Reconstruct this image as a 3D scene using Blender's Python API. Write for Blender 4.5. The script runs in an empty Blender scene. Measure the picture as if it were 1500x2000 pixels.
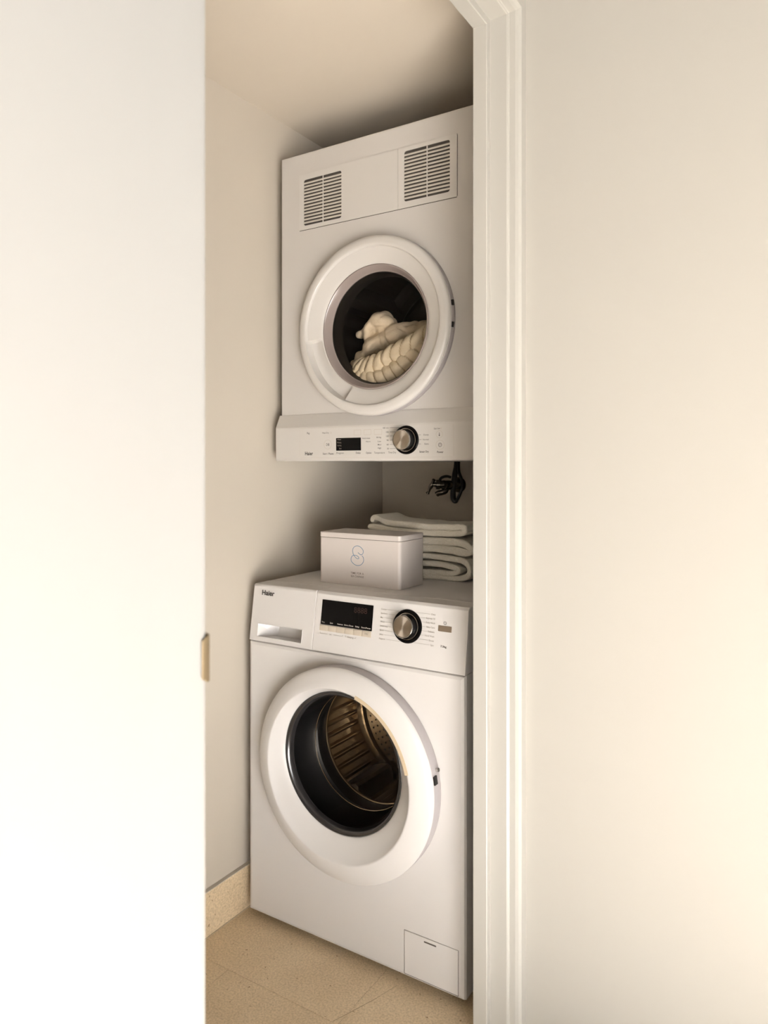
import bpy, bmesh, math, random
from mathutils import Vector, Matrix, noise

SC = bpy.context.scene
COL = SC.collection
random.seed(4)
PI = math.pi

# ------------------------------------------------------------ camera
cam_d = bpy.data.cameras.new('camera')
cam = bpy.data.objects.new('camera', cam_d)
COL.objects.link(cam)
cam.location = (1.2836, -1.3528, 1.1257)
cam.rotation_euler = (PI / 2, 0, 0.5602)
cam_d.sensor_fit = 'HORIZONTAL'
cam_d.sensor_width = 36
cam_d.lens = 36 * 1415.1 / 1500
cam_d.shift_y = -92.0 / 1500
cam_d.clip_start = 0.02
cam_d.dof.use_dof = True
cam_d.dof.focus_distance = 1.72
cam_d.dof.aperture_fstop = 7.0
SC.camera = cam

# ------------------------------------------------------------ world, light, exposure
world = bpy.data.worlds.new('world')
SC.world = world
world.use_nodes = True
world.node_tree.nodes['Background'].inputs[0].default_value = (1.0, 0.93, 0.85, 1)
world.node_tree.nodes['Background'].inputs[1].default_value = 0.02

def area(name, loc, target, sx, sy, power, color):
    d = bpy.data.lights.new(name, 'AREA')
    d.shape = 'RECTANGLE'
    d.size, d.size_y, d.energy, d.color = sx, sy, power, color
    o = bpy.data.objects.new(name, d)
    COL.objects.link(o)
    o.location = loc
    o.rotation_euler = (Vector(target) - Vector(loc)).to_track_quat('-Z', 'Y').to_euler()
    return o

# daylight entering through the low window at the hall's far corner
area('window_daylight', (2.86, -2.3, 0.54), (0.6, -2.3, 0.54), 1.7, 0.92, 58, (1.0, 0.99, 0.985))
# sun through that window, making a patch on the hall floor
sun_d = bpy.data.lights.new('sun', 'SUN')
sun_d.energy, sun_d.angle, sun_d.color = 104, 0.01, (1.0, 0.98, 0.965)
sun = bpy.data.objects.new('sun', sun_d)
COL.objects.link(sun)
sun.rotation_euler = Vector((-1.0, 0.66, -0.58)).to_track_quat('-Z', 'Y').to_euler()
SC.view_settings.view_transform = 'Standard'
SC.view_settings.look = 'None'
SC.view_settings.exposure = 0.50
SC.view_settings.gamma = 1.0
SC.view_settings.use_curve_mapping = False

# ------------------------------------------------------------ materials
def mat(name, color, rough=0.5, metal=0.0, spec=0.5, coat=0.0):
    m = bpy.data.materials.new(name)
    m.use_nodes = True
    b = m.node_tree.nodes['Principled BSDF']
    b.inputs['Base Color'].default_value = (*color, 1)
    b.inputs['Roughness'].default_value = rough
    b.inputs['Metallic'].default_value = metal
    b.inputs['Specular IOR Level'].default_value = spec
    b.inputs['Coat Weight'].default_value = coat
    b.inputs['Coat Roughness'].default_value = 0.08
    return m

def nodes(m):
    nt = m.node_tree
    return nt, nt.nodes, nt.links, nt.nodes['Principled BSDF']

def mottled(name, c1, c2, scale, rough, bump=0.0, bscale=None, detail=6, rand=0.0, spec=0.4):
    m = mat(name, c1, rough, spec=spec)
    nt, N, L, b = nodes(m)
    tc = N.new('ShaderNodeTexCoord')
    n = N.new('ShaderNodeTexNoise')
    n.inputs['Scale'].default_value = scale
    n.inputs['Detail'].default_value = detail
    n.inputs['Roughness'].default_value = 0.6
    L.new(tc.outputs['Object'], n.inputs['Vector'])
    r = N.new('ShaderNodeValToRGB')
    r.color_ramp.elements[0].position = 0.35
    r.color_ramp.elements[1].position = 0.65
    r.color_ramp.elements[0].color = (*c1, 1)
    r.color_ramp.elements[1].color = (*c2, 1)
    L.new(n.outputs['Fac'], r.inputs['Fac'])
    L.new(r.outputs['Color'], b.inputs['Base Color'])
    if bump:
        n2 = N.new('ShaderNodeTexNoise')
        n2.inputs['Scale'].default_value = bscale or scale
        n2.inputs['Detail'].default_value = 4
        L.new(tc.outputs['Object'], n2.inputs['Vector'])
        bp = N.new('ShaderNodeBump')
        bp.inputs['Strength'].default_value = bump
        bp.inputs['Distance'].default_value = 0.002
        L.new(n2.outputs['Fac'], bp.inputs['Height'])
        L.new(bp.outputs['Normal'], b.inputs['Normal'])
    return m

def stone(name):
    m = mat(name, (0.6, 0.5, 0.36), 0.42, spec=0.35)
    nt, N, L, b = nodes(m)
    tc = N.new('ShaderNodeTexCoord')
    def noi(sc, det, ro=0.6):
        n = N.new('ShaderNodeTexNoise')
        n.inputs['Scale'].default_value = sc
        n.inputs['Detail'].default_value = det
        n.inputs['Roughness'].default_value = ro
        L.new(tc.outputs['Object'], n.inputs['Vector'])
        return n
    a, f, p = noi(6, 5), noi(230, 3), noi(95, 2, 0.4)
    r1 = N.new('ShaderNodeValToRGB')
    r1.color_ramp.elements[0].position, r1.color_ramp.elements[1].position = 0.3, 0.7
    r1.color_ramp.elements[0].color = (0.690, 0.540, 0.355, 1)
    r1.color_ramp.elements[1].color = (0.790, 0.640, 0.440, 1)
    L.new(a.outputs['Fac'], r1.inputs['Fac'])
    r2 = N.new('ShaderNodeValToRGB')
    r2.color_ramp.elements[0].position, r2.color_ramp.elements[1].position = 0.36, 0.60
    r2.color_ramp.elements[0].color = (0.80, 0.78, 0.74, 1)
    r2.color_ramp.elements[1].color = (1.04, 1.04, 1.04, 1)
    L.new(f.outputs['Fac'], r2.inputs['Fac'])
    mx = N.new('ShaderNodeMix'); mx.data_type = 'RGBA'; mx.blend_type = 'MULTIPLY'
    mx.inputs[0].default_value = 1.0
    L.new(r1.outputs['Color'], mx.inputs[6]); L.new(r2.outputs['Color'], mx.inputs[7])
    r3 = N.new('ShaderNodeValToRGB')
    r3.color_ramp.elements[0].position, r3.color_ramp.elements[1].position = 0.24, 0.30
    r3.color_ramp.elements[0].color = (0.45, 0.36, 0.27, 1)
    r3.color_ramp.elements[1].color = (1, 1, 1, 1)
    L.new(p.outputs['Fac'], r3.inputs['Fac'])
    mx2 = N.new('ShaderNodeMix'); mx2.data_type = 'RGBA'; mx2.blend_type = 'MULTIPLY'
    mx2.inputs[0].default_value = 1.0
    L.new(mx.outputs[2], mx2.inputs[6]); L.new(r3.outputs['Color'], mx2.inputs[7])
    L.new(mx2.outputs[2], b.inputs['Base Color'])
    bp = N.new('ShaderNodeBump'); bp.inputs['Strength'].default_value = 0.15
    bp.inputs['Distance'].default_value = 0.001
    L.new(f.outputs['Fac'], bp.inputs['Height']); L.new(bp.outputs['Normal'], b.inputs['Normal'])
    return m

def glass(name, tint, ior=1.45, rough=0.02):
    m = bpy.data.materials.new(name)
    m.use_nodes = True
    nt = m.node_tree
    N, L = nt.nodes, nt.links
    N.remove(N['Principled BSDF'])
    t = N.new('ShaderNodeBsdfTransparent'); t.inputs[0].default_value = (*tint, 1)
    g = N.new('ShaderNodeBsdfGlossy'); g.inputs['Roughness'].default_value = rough
    lw = N.new('ShaderNodeLayerWeight'); lw.inputs['Blend'].default_value = 0.5
    pw = N.new('ShaderNodeMath'); pw.operation = 'POWER'; pw.inputs[1].default_value = 5.0
    L.new(lw.outputs['Facing'], pw.inputs[0])
    fr = N.new('ShaderNodeMath'); fr.operation = 'MULTIPLY_ADD'
    fr.inputs[1].default_value = 0.5; fr.inputs[2].default_value = 0.012
    L.new(pw.outputs[0], fr.inputs[0])
    mx = N.new('ShaderNodeMixShader')
    L.new(fr.outputs[0], mx.inputs[0]); L.new(t.outputs[0], mx.inputs[1]); L.new(g.outputs[0], mx.inputs[2])
    L.new(mx.outputs[0], N['Material Output'].inputs['Surface'])
    return m

M = {}
M['wall'] = mottled('beige_wall_paint', (0.538, 0.480, 0.402), (0.546, 0.488, 0.410), 3, 0.75, 0.05, 160)
M['ceiling'] = mottled('ceiling_paint', (0.593, 0.527, 0.441), (0.601, 0.534, 0.448), 3, 0.8, 0.05, 160)
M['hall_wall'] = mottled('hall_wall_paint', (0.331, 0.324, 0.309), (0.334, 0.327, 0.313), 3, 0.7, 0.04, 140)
M['lightened_cream'] = mottled('lightened_cream_paint', (0.445, 0.421, 0.378), (0.448, 0.425, 0.382), 3, 0.7, 0.04, 140)  # cream paint, lightened to make up for weak light on this wall
M['bounce_wall'] = mottled('white_bounce_paint', (0.82, 0.79, 0.74), (0.83, 0.80, 0.75), 3, 0.7)  # for an unseen wall, made white to bounce fill light
M['trim'] = mottled('cream_gloss_trim', (0.456, 0.437, 0.398), (0.460, 0.441, 0.402), 4, 0.4)
M['stone'] = stone('beige_limestone')
M['paving'] = mottled('pale_hall_paving', (0.515, 0.476, 0.421), (0.562, 0.523, 0.468), 8, 0.5)
M['grout'] = mottled('pale_grout', (0.46, 0.365, 0.25), (0.52, 0.42, 0.29), 60, 0.9)
M['crack'] = mat('dark_crack', (0.30, 0.22, 0.14), 0.9)
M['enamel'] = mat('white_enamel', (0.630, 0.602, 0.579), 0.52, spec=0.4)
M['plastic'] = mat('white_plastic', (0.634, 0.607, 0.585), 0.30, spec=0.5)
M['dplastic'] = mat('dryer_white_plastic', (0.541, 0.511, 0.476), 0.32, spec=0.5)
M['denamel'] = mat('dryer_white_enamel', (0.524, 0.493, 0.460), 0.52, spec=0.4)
M['slat'] = mat('vent_plastic', (0.546, 0.503, 0.448), 0.45)
M['cavity'] = mat('dark_cavity', (0.05, 0.042, 0.035), 0.8)
M['black'] = mat('black_gloss_plastic', (0.004, 0.0035, 0.0035), 0.16, spec=0.12)
M['black_matt'] = mat('black_matt_plastic', (0.008, 0.007, 0.006), 0.45, spec=0.3)
M['rim_black'] = mat('smoked_rim_plastic', (0.022, 0.020, 0.020), 0.22, spec=0.7)
M['rubber'] = mat('dark_rubber', (0.004, 0.004, 0.0045), 0.45, spec=0.25)
M['ink'] = mat('dark_print', (0.035, 0.028, 0.024), 0.6)
M['ink_grey'] = mat('grey_print', (0.24, 0.205, 0.17), 0.6)
M['ink_white'] = mat('white_print', (0.55, 0.50, 0.45), 0.6)
M['ink_red'] = mat('unlit_red_segments', (0.022, 0.006, 0.004), 0.5)
M['ink_blue'] = mat('blue_print', (0.07, 0.20, 0.34), 0.6)
M['ink_brown'] = mat('brown_print', (0.11, 0.08, 0.062), 0.6)
M['seam'] = mat('seam_shadow_gap', (0.10, 0.085, 0.07), 0.9)
M['pale_line'] = mat('pale_grey_line', (0.46, 0.40, 0.335), 0.6)
M['chrome'] = mat('chrome', (0.62, 0.60, 0.57), 0.18, metal=1.0)
M['steel'] = mat('drum_steel', (0.46, 0.385, 0.29), 0.26, metal=1.0)
M['dark_steel'] = mat('dark_drum_steel', (0.17, 0.145, 0.12), 0.3, metal=1.0)
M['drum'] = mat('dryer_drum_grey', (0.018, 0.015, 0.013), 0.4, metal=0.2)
M['bezel'] = mat('mauve_tinted_bezel', (0.25, 0.205, 0.185), 0.22, spec=0.6)
M['flank_shade'] = mat('flank_shade_grey', (0.42, 0.385, 0.385), 0.4, spec=0.4)  # shade on the door rims' sides, put into the colour
M['champagne'] = mat('champagne_plastic', (0.58, 0.51, 0.42), 0.35, metal=0.2)
M['button_brown'] = mat('bronze_button', (0.25, 0.19, 0.135), 0.35, metal=0.3)
M['tan'] = mat('tan_recess_shade', (0.55, 0.44, 0.30), 0.5)  # shade inside the pull recess, put into the colour
M['brass'] = mat('brass', (0.27, 0.205, 0.125), 0.5, metal=0.75)
M['tin'] = mat('matt_white_tin', (0.577, 0.523, 0.488), 0.42, spec=0.4)
M['gl_dryer'] = glass('dryer_door_glass', (0.78, 0.75, 0.72), 1.42)
M['gl_wash'] = glass('washer_door_glass', (0.88, 0.85, 0.81), 1.42)
M['towel'] = mottled('cream_terry', (0.90, 0.84, 0.72), (0.95, 0.90, 0.79), 240, 0.95, 0.9, 420, spec=0.1)
M['cloth'] = mottled('cream_cloth', (0.76, 0.66, 0.50), (0.80, 0.70, 0.54), 60, 0.95, 0.35, 300, spec=0.1)
M['black_hose'] = mat('black_hose_rubber', (0.010, 0.009, 0.008), 0.35)
M['tap_chrome'] = mat('dull_chrome', (0.16, 0.14, 0.12), 0.2, metal=1.0)

def knob_face_material():
    m = mat('spun_metal', (0.60, 0.53, 0.45), 0.38, metal=1.0)
    nt, N, L, b = nodes(m)
    b.inputs['Anisotropic'].default_value = 0.85
    tg = N.new('ShaderNodeTangent'); tg.direction_type = 'RADIAL'; tg.axis = 'Y'
    L.new(tg.outputs[0], b.inputs['Tangent'])
    return m
M['spun'] = knob_face_material()

def striped_cloth():
    m = mottled('striped_cream_cloth', (0.76, 0.67, 0.50), (0.82, 0.73, 0.56), 60, 0.95, 0.35, 300, spec=0.1)
    nt, N, L, b = nodes(m)
    src = b.inputs['Base Color'].links[0].from_socket
    at = N.new('ShaderNodeAttribute'); at.attribute_name = 'stripe'
    mx = N.new('ShaderNodeMix'); mx.data_type = 'RGBA'
    L.new(at.outputs['Fac'], mx.inputs[0]); L.new(src, mx.inputs[6])
    mx.inputs[7].default_value = (0.34, 0.24, 0.13, 1)
    L.new(mx.outputs[2], b.inputs['Base Color'])
    return m
M['stripe'] = striped_cloth()

# ------------------------------------------------------------ building helpers
ORG = {}

def obj(name, bm, m, parent=None, smooth=35, label=None):
    """one bmesh (world coordinates) becomes one mesh object, child of parent if given"""
    o0 = ORG.get(parent, Vector((0, 0, 0))) if parent else Vector((0, 0, 0))
    if o0.length:
        bmesh.ops.translate(bm, verts=bm.verts, vec=-o0)
    me = bpy.data.meshes.new(name)
    bm.to_mesh(me); bm.free()
    if smooth:
        me.polygons.foreach_set('use_smooth', [True] * len(me.polygons))
        me.set_sharp_from_angle(angle=math.radians(smooth))
        if smooth > 20:
            for p_ in me.polygons:
                if p_.area > 0.0015:
                    p_.use_smooth = False
    mats = m if isinstance(m, (list, tuple)) else [m]
    for k in mats:
        me.materials.append(M[k])
    o = bpy.data.objects.new(name, me)
    COL.objects.link(o)
    if parent:
        o.parent = parent
        ORG[o] = o0
    if label:
        o['label'] = label
    if name.endswith(('lettering', 'outlines', 'opening_corners', '_gap', 'symbol', 'digits')):
        o['kind'] = 'stuff'
    return o

def thing(name, label, cat, loc, group=None):
    o = bpy.data.objects.new(name, None)
    o.empty_display_size = 0.05
    COL.objects.link(o)
    o.location = loc
    o['label'], o['category'] = label, cat
    if group:
        o['group'] = group
    ORG[o] = Vector(loc)
    return o

def single(name, bm, m, label, cat, loc, group=None, smooth=35):
    """a thing that is one mesh"""
    bmesh.ops.translate(bm, verts=bm.verts, vec=-Vector(loc))
    o = obj(name, bm, m, smooth=smooth)
    o.location = loc
    ORG[o] = Vector(loc)
    o['label'], o['category'] = label, cat
    if group:
        o['group'] = group
    return o

def struct(name, bm, m, smooth=30):
    o = obj(name, bm, m, smooth=smooth)
    o['kind'] = 'structure'
    return o

def box(bm, x0, x1, y0, y1, z0, z1, bev=0.0, seg=2):
    vs = [bm.verts.new(c) for c in ((x0, y0, z0), (x1, y0, z0), (x1, y1, z0), (x0, y1, z0),
                                    (x0, y0, z1), (x1, y0, z1), (x1, y1, z1), (x0, y1, z1))]
    fs = [bm.faces.new([vs[i] for i in q]) for q in
          ((0, 3, 2, 1), (4, 5, 6, 7), (0, 1, 5, 4), (1, 2, 6, 5), (2, 3, 7, 6), (3, 0, 4, 7))]
    if bev:
        es = list({e for f in fs for e in f.edges})
        bmesh.ops.bevel(bm, geom=es, offset=bev, segments=seg, profile=0.5, affect='EDGES')
    return bm

def B(*a, **k):
    return box(bmesh.new(), *a, **k)

def tube(bm, pts, r, n=10, caps=True, closed=False):
    """round tube along points; r a number or a list"""
    pts = [Vector(p) for p in pts]
    R = r if isinstance(r, (list, tuple)) else [r] * len(pts)
    rings, up = [], None
    for i, p in enumerate(pts):
        if closed:
            t = (pts[(i + 1) % len(pts)] - pts[i - 1]).normalized()
        else:
            t = (pts[min(i + 1, len(pts) - 1)] - pts[max(i - 1, 0)]).normalized()
        if up is None:
            up = Vector((0, 0, 1)) if abs(t.z) < 0.9 else Vector((1, 0, 0))
        a = t.cross(up).normalized()
        up = a.cross(t).normalized()
        rings.append([bm.verts.new(p + R[i] * (math.cos(2 * PI * k / n) * a + math.sin(2 * PI * k / n) * up))
                      for k in range(n)])
    m = len(rings)
    for i in range(m if closed else m - 1):
        A, C = rings[i], rings[(i + 1) % m]
        for k in range(n):
            bm.faces.new((A[k], A[(k + 1) % n], C[(k + 1) % n], C[k]))
    if caps and not closed:
        bm.faces.new(rings[0][::-1]); bm.faces.new(rings[-1])
    return bm

def spline(pts, per=6):
    """Catmull-Rom through points"""
    P = [Vector(p) for p in pts]
    out = []
    for i in range(len(P) - 1):
        p0, p1, p2, p3 = P[max(i - 1, 0)], P[i], P[i + 1], P[min(i + 2, len(P) - 1)]
        for k in range(per):
            t = k / per
            out.append(0.5 * ((2 * p1) + (p2 - p0) * t + (2 * p0 - 5 * p1 + 4 * p2 - p3) * t * t
                              + (3 * p1 - p0 - 3 * p2 + p3) * t ** 3))
    out.append(P[-1])
    return out

def rings_loft(bm, rings, n=96, cap0=False, cap1=False, closed=False, mod=None):
    """loft of circles facing -Y: each ring = (cx, cz, r, y); mod(i, angle) may return (dr, dy)"""
    V = []
    for i, (cx, cz, r, y) in enumerate(rings):
        row = []
        for k in range(n):
            a = 2 * PI * k / n
            dr, dy = mod(i, a) if mod else (0, 0)
            row.append(bm.verts.new((cx + (r + dr) * math.cos(a), y + dy, cz + (r + dr) * math.sin(a))))
        V.append(row)
    m = len(V)
    for i in range(m if closed else m - 1):
        A, C = V[i], V[(i + 1) % m]
        for k in range(n):
            bm.faces.new((A[k], C[k], C[(k + 1) % n], A[(k + 1) % n]))
    if cap0: bm.faces.new(V[0])
    if cap1: bm.faces.new(V[-1][::-1])
    bmesh.ops.recalc_face_normals(bm, faces=bm.faces)
    return bm

def lathe(bm, c, axis_u, axis_v, axis_n, prof, n=48, cap0=False, cap1=True):
    """prof = (r, h); h along axis_n from c"""
    V = []
    for r, h in prof:
        V.append([bm.verts.new(c + axis_n * h + r * (math.cos(2 * PI * k / n) * axis_u + math.sin(2 * PI * k / n) * axis_v))
                  for k in range(n)])
    for i in range(len(V) - 1):
        for k in range(n):
            bm.faces.new((V[i][k], V[i][(k + 1) % n], V[i + 1][(k + 1) % n], V[i + 1][k]))
    if cap0: bm.faces.new(V[0][::-1])
    if cap1: bm.faces.new(V[-1])
    bmesh.ops.recalc_face_normals(bm, faces=bm.faces)
    return bm

def plate_hole(bm, x0, x1, z0, z1, yf, yb, cx, cz, r, bev=0.006, n=96):
    """front plate in XZ with a round hole, rounded outer front edge"""
    angs = [2 * PI * k / n for k in range(n)]
    for (px, pz) in ((x0, z0), (x1, z0), (x1, z1), (x0, z1)):
        a = math.atan2(pz - cz, px - cx) % (2 * PI)
        j = min(range(len(angs)), key=lambda q: abs(angs[q] - a))
        angs[j] = a
    angs.sort()
    def rect(a, ins):
        c, s = math.cos(a), math.sin(a)
        t = 1e9
        if c > 1e-9: t = min(t, (x1 - cx) / c)
        if c < -1e-9: t = min(t, (x0 - cx) / c)
        if s > 1e-9: t = min(t, (z1 - cz) / s)
        if s < -1e-9: t = min(t, (z0 - cz) / s)
        px, pz = cx + t * c, cz + t * s
        return (min(max(px, x0 + ins), x1 - ins), min(max(pz, z0 + ins), z1 - ins))
    rows = [[bm.verts.new((cx + r * math.cos(a), yb, cz + r * math.sin(a))) for a in angs],
            [bm.verts.new((cx + r * math.cos(a), yf, cz + r * math.sin(a))) for a in angs]]
    for ins, y in ((bev, yf), (bev * 0.3, yf + bev * 0.3), (0, yf + bev), (0, yb)):
        rows.append([bm.verts.new((q[0], y, q[1])) for q in (rect(a, ins) for a in angs)])
    m = len(angs)
    for i in range(len(rows) - 1):
        for k in range(m):
            bm.faces.new((rows[i][k], rows[i][(k + 1) % m], rows[i + 1][(k + 1) % m], rows[i + 1][k]))
    for k in range(m):
        bm.faces.new((rows[-1][k], rows[-1][(k + 1) % m], rows[0][(k + 1) % m], rows[0][k]))
    bmesh.ops.recalc_face_normals(bm, faces=bm.faces)
    return bm

def prism_x(bm, prof, x0, x1, bev=0.0):
    """(y, z) outline extruded along X"""
    a = [bm.verts.new((x0, y, z)) for y, z in prof]
    b = [bm.verts.new((x1, y, z)) for y, z in prof]
    n = len(prof)
    bm.faces.new(a); bm.faces.new(b[::-1])
    for i in range(n):
        bm.faces.new((a[i], b[i], b[(i + 1) % n], a[(i + 1) % n]))
    bmesh.ops.recalc_face_normals(bm, faces=bm.faces)
    if bev:
        bmesh.ops.bevel(bm, geom=list(bm.edges), offset=bev, segments=3, profile=0.5, affect='EDGES')
    return bm

class Frame:
    """a flat face: origin, unit u (right), unit v (up), unit n (out)"""
    def __init__(s, o, u, v):
        s.o, s.u, s.v = Vector(o), Vector(u).normalized(), Vector(v).normalized()
        s.n = s.u.cross(s.v)
    def p(s, u, v, h=0.0):
        return s.o + s.u * u + s.v * v + s.n * h
    def box(s, bm, u0, u1, v0, v1, h0, h1, bev=0.0):
        vs = [bm.verts.new(s.p(*c)) for c in ((u0, v0, h0), (u1, v0, h0), (u1, v1, h0), (u0, v1, h0),
                                             (u0, v0, h1), (u1, v0, h1), (u1, v1, h1), (u0, v1, h1))]
        fs = [bm.faces.new([vs[i] for i in q]) for q in
              ((0, 3, 2, 1), (4, 5, 6, 7), (0, 1, 5, 4), (1, 2, 6, 5), (2, 3, 7, 6), (3, 0, 4, 7))]
        if bev:
            es = list({e for f in fs for e in f.edges})
            bmesh.ops.bevel(bm, geom=es, offset=bev, segments=2, profile=0.5, affect='EDGES')
        return bm
    def line(s, bm, pts, w, h=0.0004):
        for (a, b) in zip(pts[:-1], pts[1:]):
            d = Vector((b[0] - a[0], b[1] - a[1])).normalized()
            q = Vector((-d.y, d.x)) * w / 2
            bm.faces.new([bm.verts.new(s.p(*c, h)) for c in
                          ((a[0] - q.x, a[1] - q.y), (b[0] - q.x, b[1] - q.y), (b[0] + q.x, b[1] + q.y), (a[0] + q.x, a[1] + q.y))])
        return bm
    def loop(s, bm, pts, w, h=0.0004):
        return s.line(bm, list(pts) + [pts[0]], w, h)
    def rrect(s, u0, u1, v0, v1, r, n=5):
        out = []
        for (cx, cy, a0) in ((u1 - r, v1 - r, 0), (u0 + r, v1 - r, 90), (u0 + r, v0 + r, 180), (u1 - r, v0 + r, 270)):
            for k in range(n + 1):
                a = math.radians(a0 + 90 * k / n)
                out.append((cx + r * math.cos(a), cy + r * math.sin(a)))
        return out
    def circle(s, cu, cv, r, n=28):
        return [(cu + r * math.cos(2 * PI * k / n), cv + r * math.sin(2 * PI * k / n)) for k in range(n)]

_tc = {}
def glyphs(text, bold):
    if any(c in text for c in 'MWm'):
        bold = min(bold, 0.002)      # heavy offsets would close these letters
    key = (text, bold)
    if key not in _tc:
        c = bpy.data.curves.new('lettering_curve', 'FONT')
        c.body = text; c.size = 1.0; c.offset = bold; c.resolution_u = 3
        o = bpy.data.objects.new('lettering_curve', c)
        COL.objects.link(o)
        dg = bpy.context.evaluated_depsgraph_get()
        me = bpy.data.meshes.new_from_object(o.evaluated_get(dg))
        vs = [v.co.copy() for v in me.vertices]
        fs = [tuple(p.vertices) for p in me.polygons]
        bpy.data.objects.remove(o); bpy.data.curves.remove(c); bpy.data.meshes.remove(me)
        _tc[key] = (vs, fs)
    return _tc[key]

def write(bm, fr, text, u0, u1, v, cap, h=0.0005, bold=0.0, align=None):
    """flat lettering from u0 to u1 on baseline v with capital height cap;
    align 'r' keeps natural width and ends at u1, 'l' starts at u0, 'c' centres on u0"""
    vs, fs = glyphs(text, bold)
    x0, x1 = min(p.x for p in vs), max(p.x for p in vs)
    sy = cap / 0.70
    if align is None:
        sx = (u1 - u0) / (x1 - x0); ox = u0 - x0 * sx
    else:
        sx = sy
        w = (x1 - x0) * sx
        ox = {'r': (u1 or 0) - w, 'l': u0 or 0, 'c': (u0 or 0) - w / 2}[align] - x0 * sx
    nv = [bm.verts.new(fr.p(ox + p.x * sx, v + p.y * sy, h)) for p in vs]
    for f in fs:
        try: bm.faces.new([nv[i] for i in f])
        except ValueError: pass
    return bm

# ------------------------------------------------------------ the room
XL, YB, ZC = 0.0, 0.684, 2.0573           # left wall, back wall, cupboard ceiling
XR0, XR1 = 0.680, 0.7655                  # partition with the doorway
Y0, YL, ZH = -0.0565, -0.826, 1.981       # doorway between its stops, head
HX, HY0, HY1, HZ = 2.90, -3.4, -0.008, 2.80 # the hall in front

fl = struct('floor', B(-0.1, HX + 0.1, HY0, HY1, -0.06, -0.0012), 'grout')
def tile(x0, x1, y0, y1, m='stone'):
    g = 0.0004
    t = obj('tile', B(x0 + g, x1 - g, y0 + g, y1 - g, -0.012, 0.0, bev=0.0006, seg=1), m, fl, smooth=0)
    return t
rows = [(-0.968, -0.568, [0.0, 0.43, 0.757]), (-0.568, -0.168, [0.0, 0.13, 0.73]),
        (-0.168, 0.232, [0.0, 0.43, 0.757]), (0.232, 0.684, [0.0, 0.13, 0.73])]
for y0, y1, xs in rows:
    for a, b in zip(xs[:-1], xs[1:]):
        tile(a, b, y0, y1)
tile(0.73, 0.757, -0.568, -0.168)
for i in range(6):                        # hall paving beyond the doorway
    for j in range(10):
        x0, y0 = 0.757 + 0.6 * i, -4.168 + 0.4 * j
        if x0 < HX - 0.05:
            tile(x0, min(x0 + 0.6, HX), max(y0, HY0), y0 + 0.4, 'paving')
for i in range(6):
    if 0.757 + 0.6 * i < HX - 0.05:
        tile(0.757 + 0.6 * i, min(1.357 + 0.6 * i, HX), -0.168, HY1, 'paving')
bm = bmesh.new()
frf = Frame((0, 0, 0.0003), (1, 0, 0), (0, 1, 0))
frf.line(bm, [(0.4172, -0.1662), (0.432, -0.131), (0.4576, -0.0662)], 0.0012, 0)
frf.line(bm, [(0.4576, -0.0662), (0.4748, -0.0111)], 0.0007, 0)
obj('hairline_crack', bm, 'crack', fl, smooth=0)

struct('wall_left', B(-0.1, XL, -1.05, YB + 0.1, 0, ZC), 'wall')
struct('wall_back', B(XL, XR0, YB, YB + 0.1, 0, ZC), 'wall')
struct('wall_front', B(XL, XR0, -1.05, -0.968, 0, ZC), 'wall')
struct('ceiling', B(-0.1, XR0, -1.05, YB + 0.1, ZC, ZC + 0.08), 'ceiling')
bm = bmesh.new()
lin = 0.03
box(bm, XR0, XR1, Y0 + lin, YB + 0.1, 0, HZ)
box(bm, XR0, XR1, HY0, YL - lin, 0, HZ)
box(bm, XR0, XR1, YL - lin, Y0 + lin, ZH + lin, HZ)
struct('wall_right', bm, 'hall_wall')
bb = struct('baseboard_left', B(XL, 0.012, -0.968, YB, 0.0022, 0.1075, bev=0.001, seg=1), 'stone')
obj('grout_line', B(XL, 0.0126, -0.968, YB, 0, 0.0022), 'grout', bb, smooth=0)
obj('top_bead', B(XL, 0.011, -0.968, YB, 0.1075, 0.1093), 'wall', bb, smooth=0)
# hall round the camera: the wall beside the doorway, then the window walls
struct('wall_north', B(XR1, HX, HY1, HY1 + 0.1, 0, HZ), 'lightened_cream')
struct('ceiling', B(XR1, HX + 0.1, HY0, HY1, HZ, HZ + 0.08), 'hall_wall')
def windowed(name, along_x, a0, a1, w0, w1, z0, z1, c0, c1):
    b = bmesh.new()
    def put(bmx, u0, u1, za, zb, k0, k1):
        box(bmx, u0, u1, k0, k1, za, zb) if along_x else box(bmx, k0, k1, u0, u1, za, zb)
    put(b, a0, w0, 0, HZ, c0, c1); put(b, w1, a1, 0, HZ, c0, c1); put(b, w0, w1, z1, HZ, c0, c1); put(b, w0, w1, 0, z0, c0, c1)
    struct(name, b, 'hall_wall')
    f = bmesh.new(); k0, k1 = min(c0, c1) + 0.03, min(c0, c1) + 0.07; mid = (w0 + w1) / 2
    for u0, u1, za, zb in ((w0, w0 + .05, z0, z1), (w1 - .05, w1, z0, z1), (mid - .025, mid + .025, z0, z1), (w0, w1, z0, z0 + .05), (w0, w1, z1 - .05, z1)):
        put(f, u0, u1, za, zb, k0, k1)
    return f
struct('wall_south', B(XR1, HX, HY0 - 0.1, HY0, 0, HZ), 'bounce_wall')  # out of view; its white throws light back at the machines
struct('window_1', windowed('wall_east', False, HY0, HY1, -3.20, -1.40, 0.05, 1.05, HX, HX + 0.1), 'trim')

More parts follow.
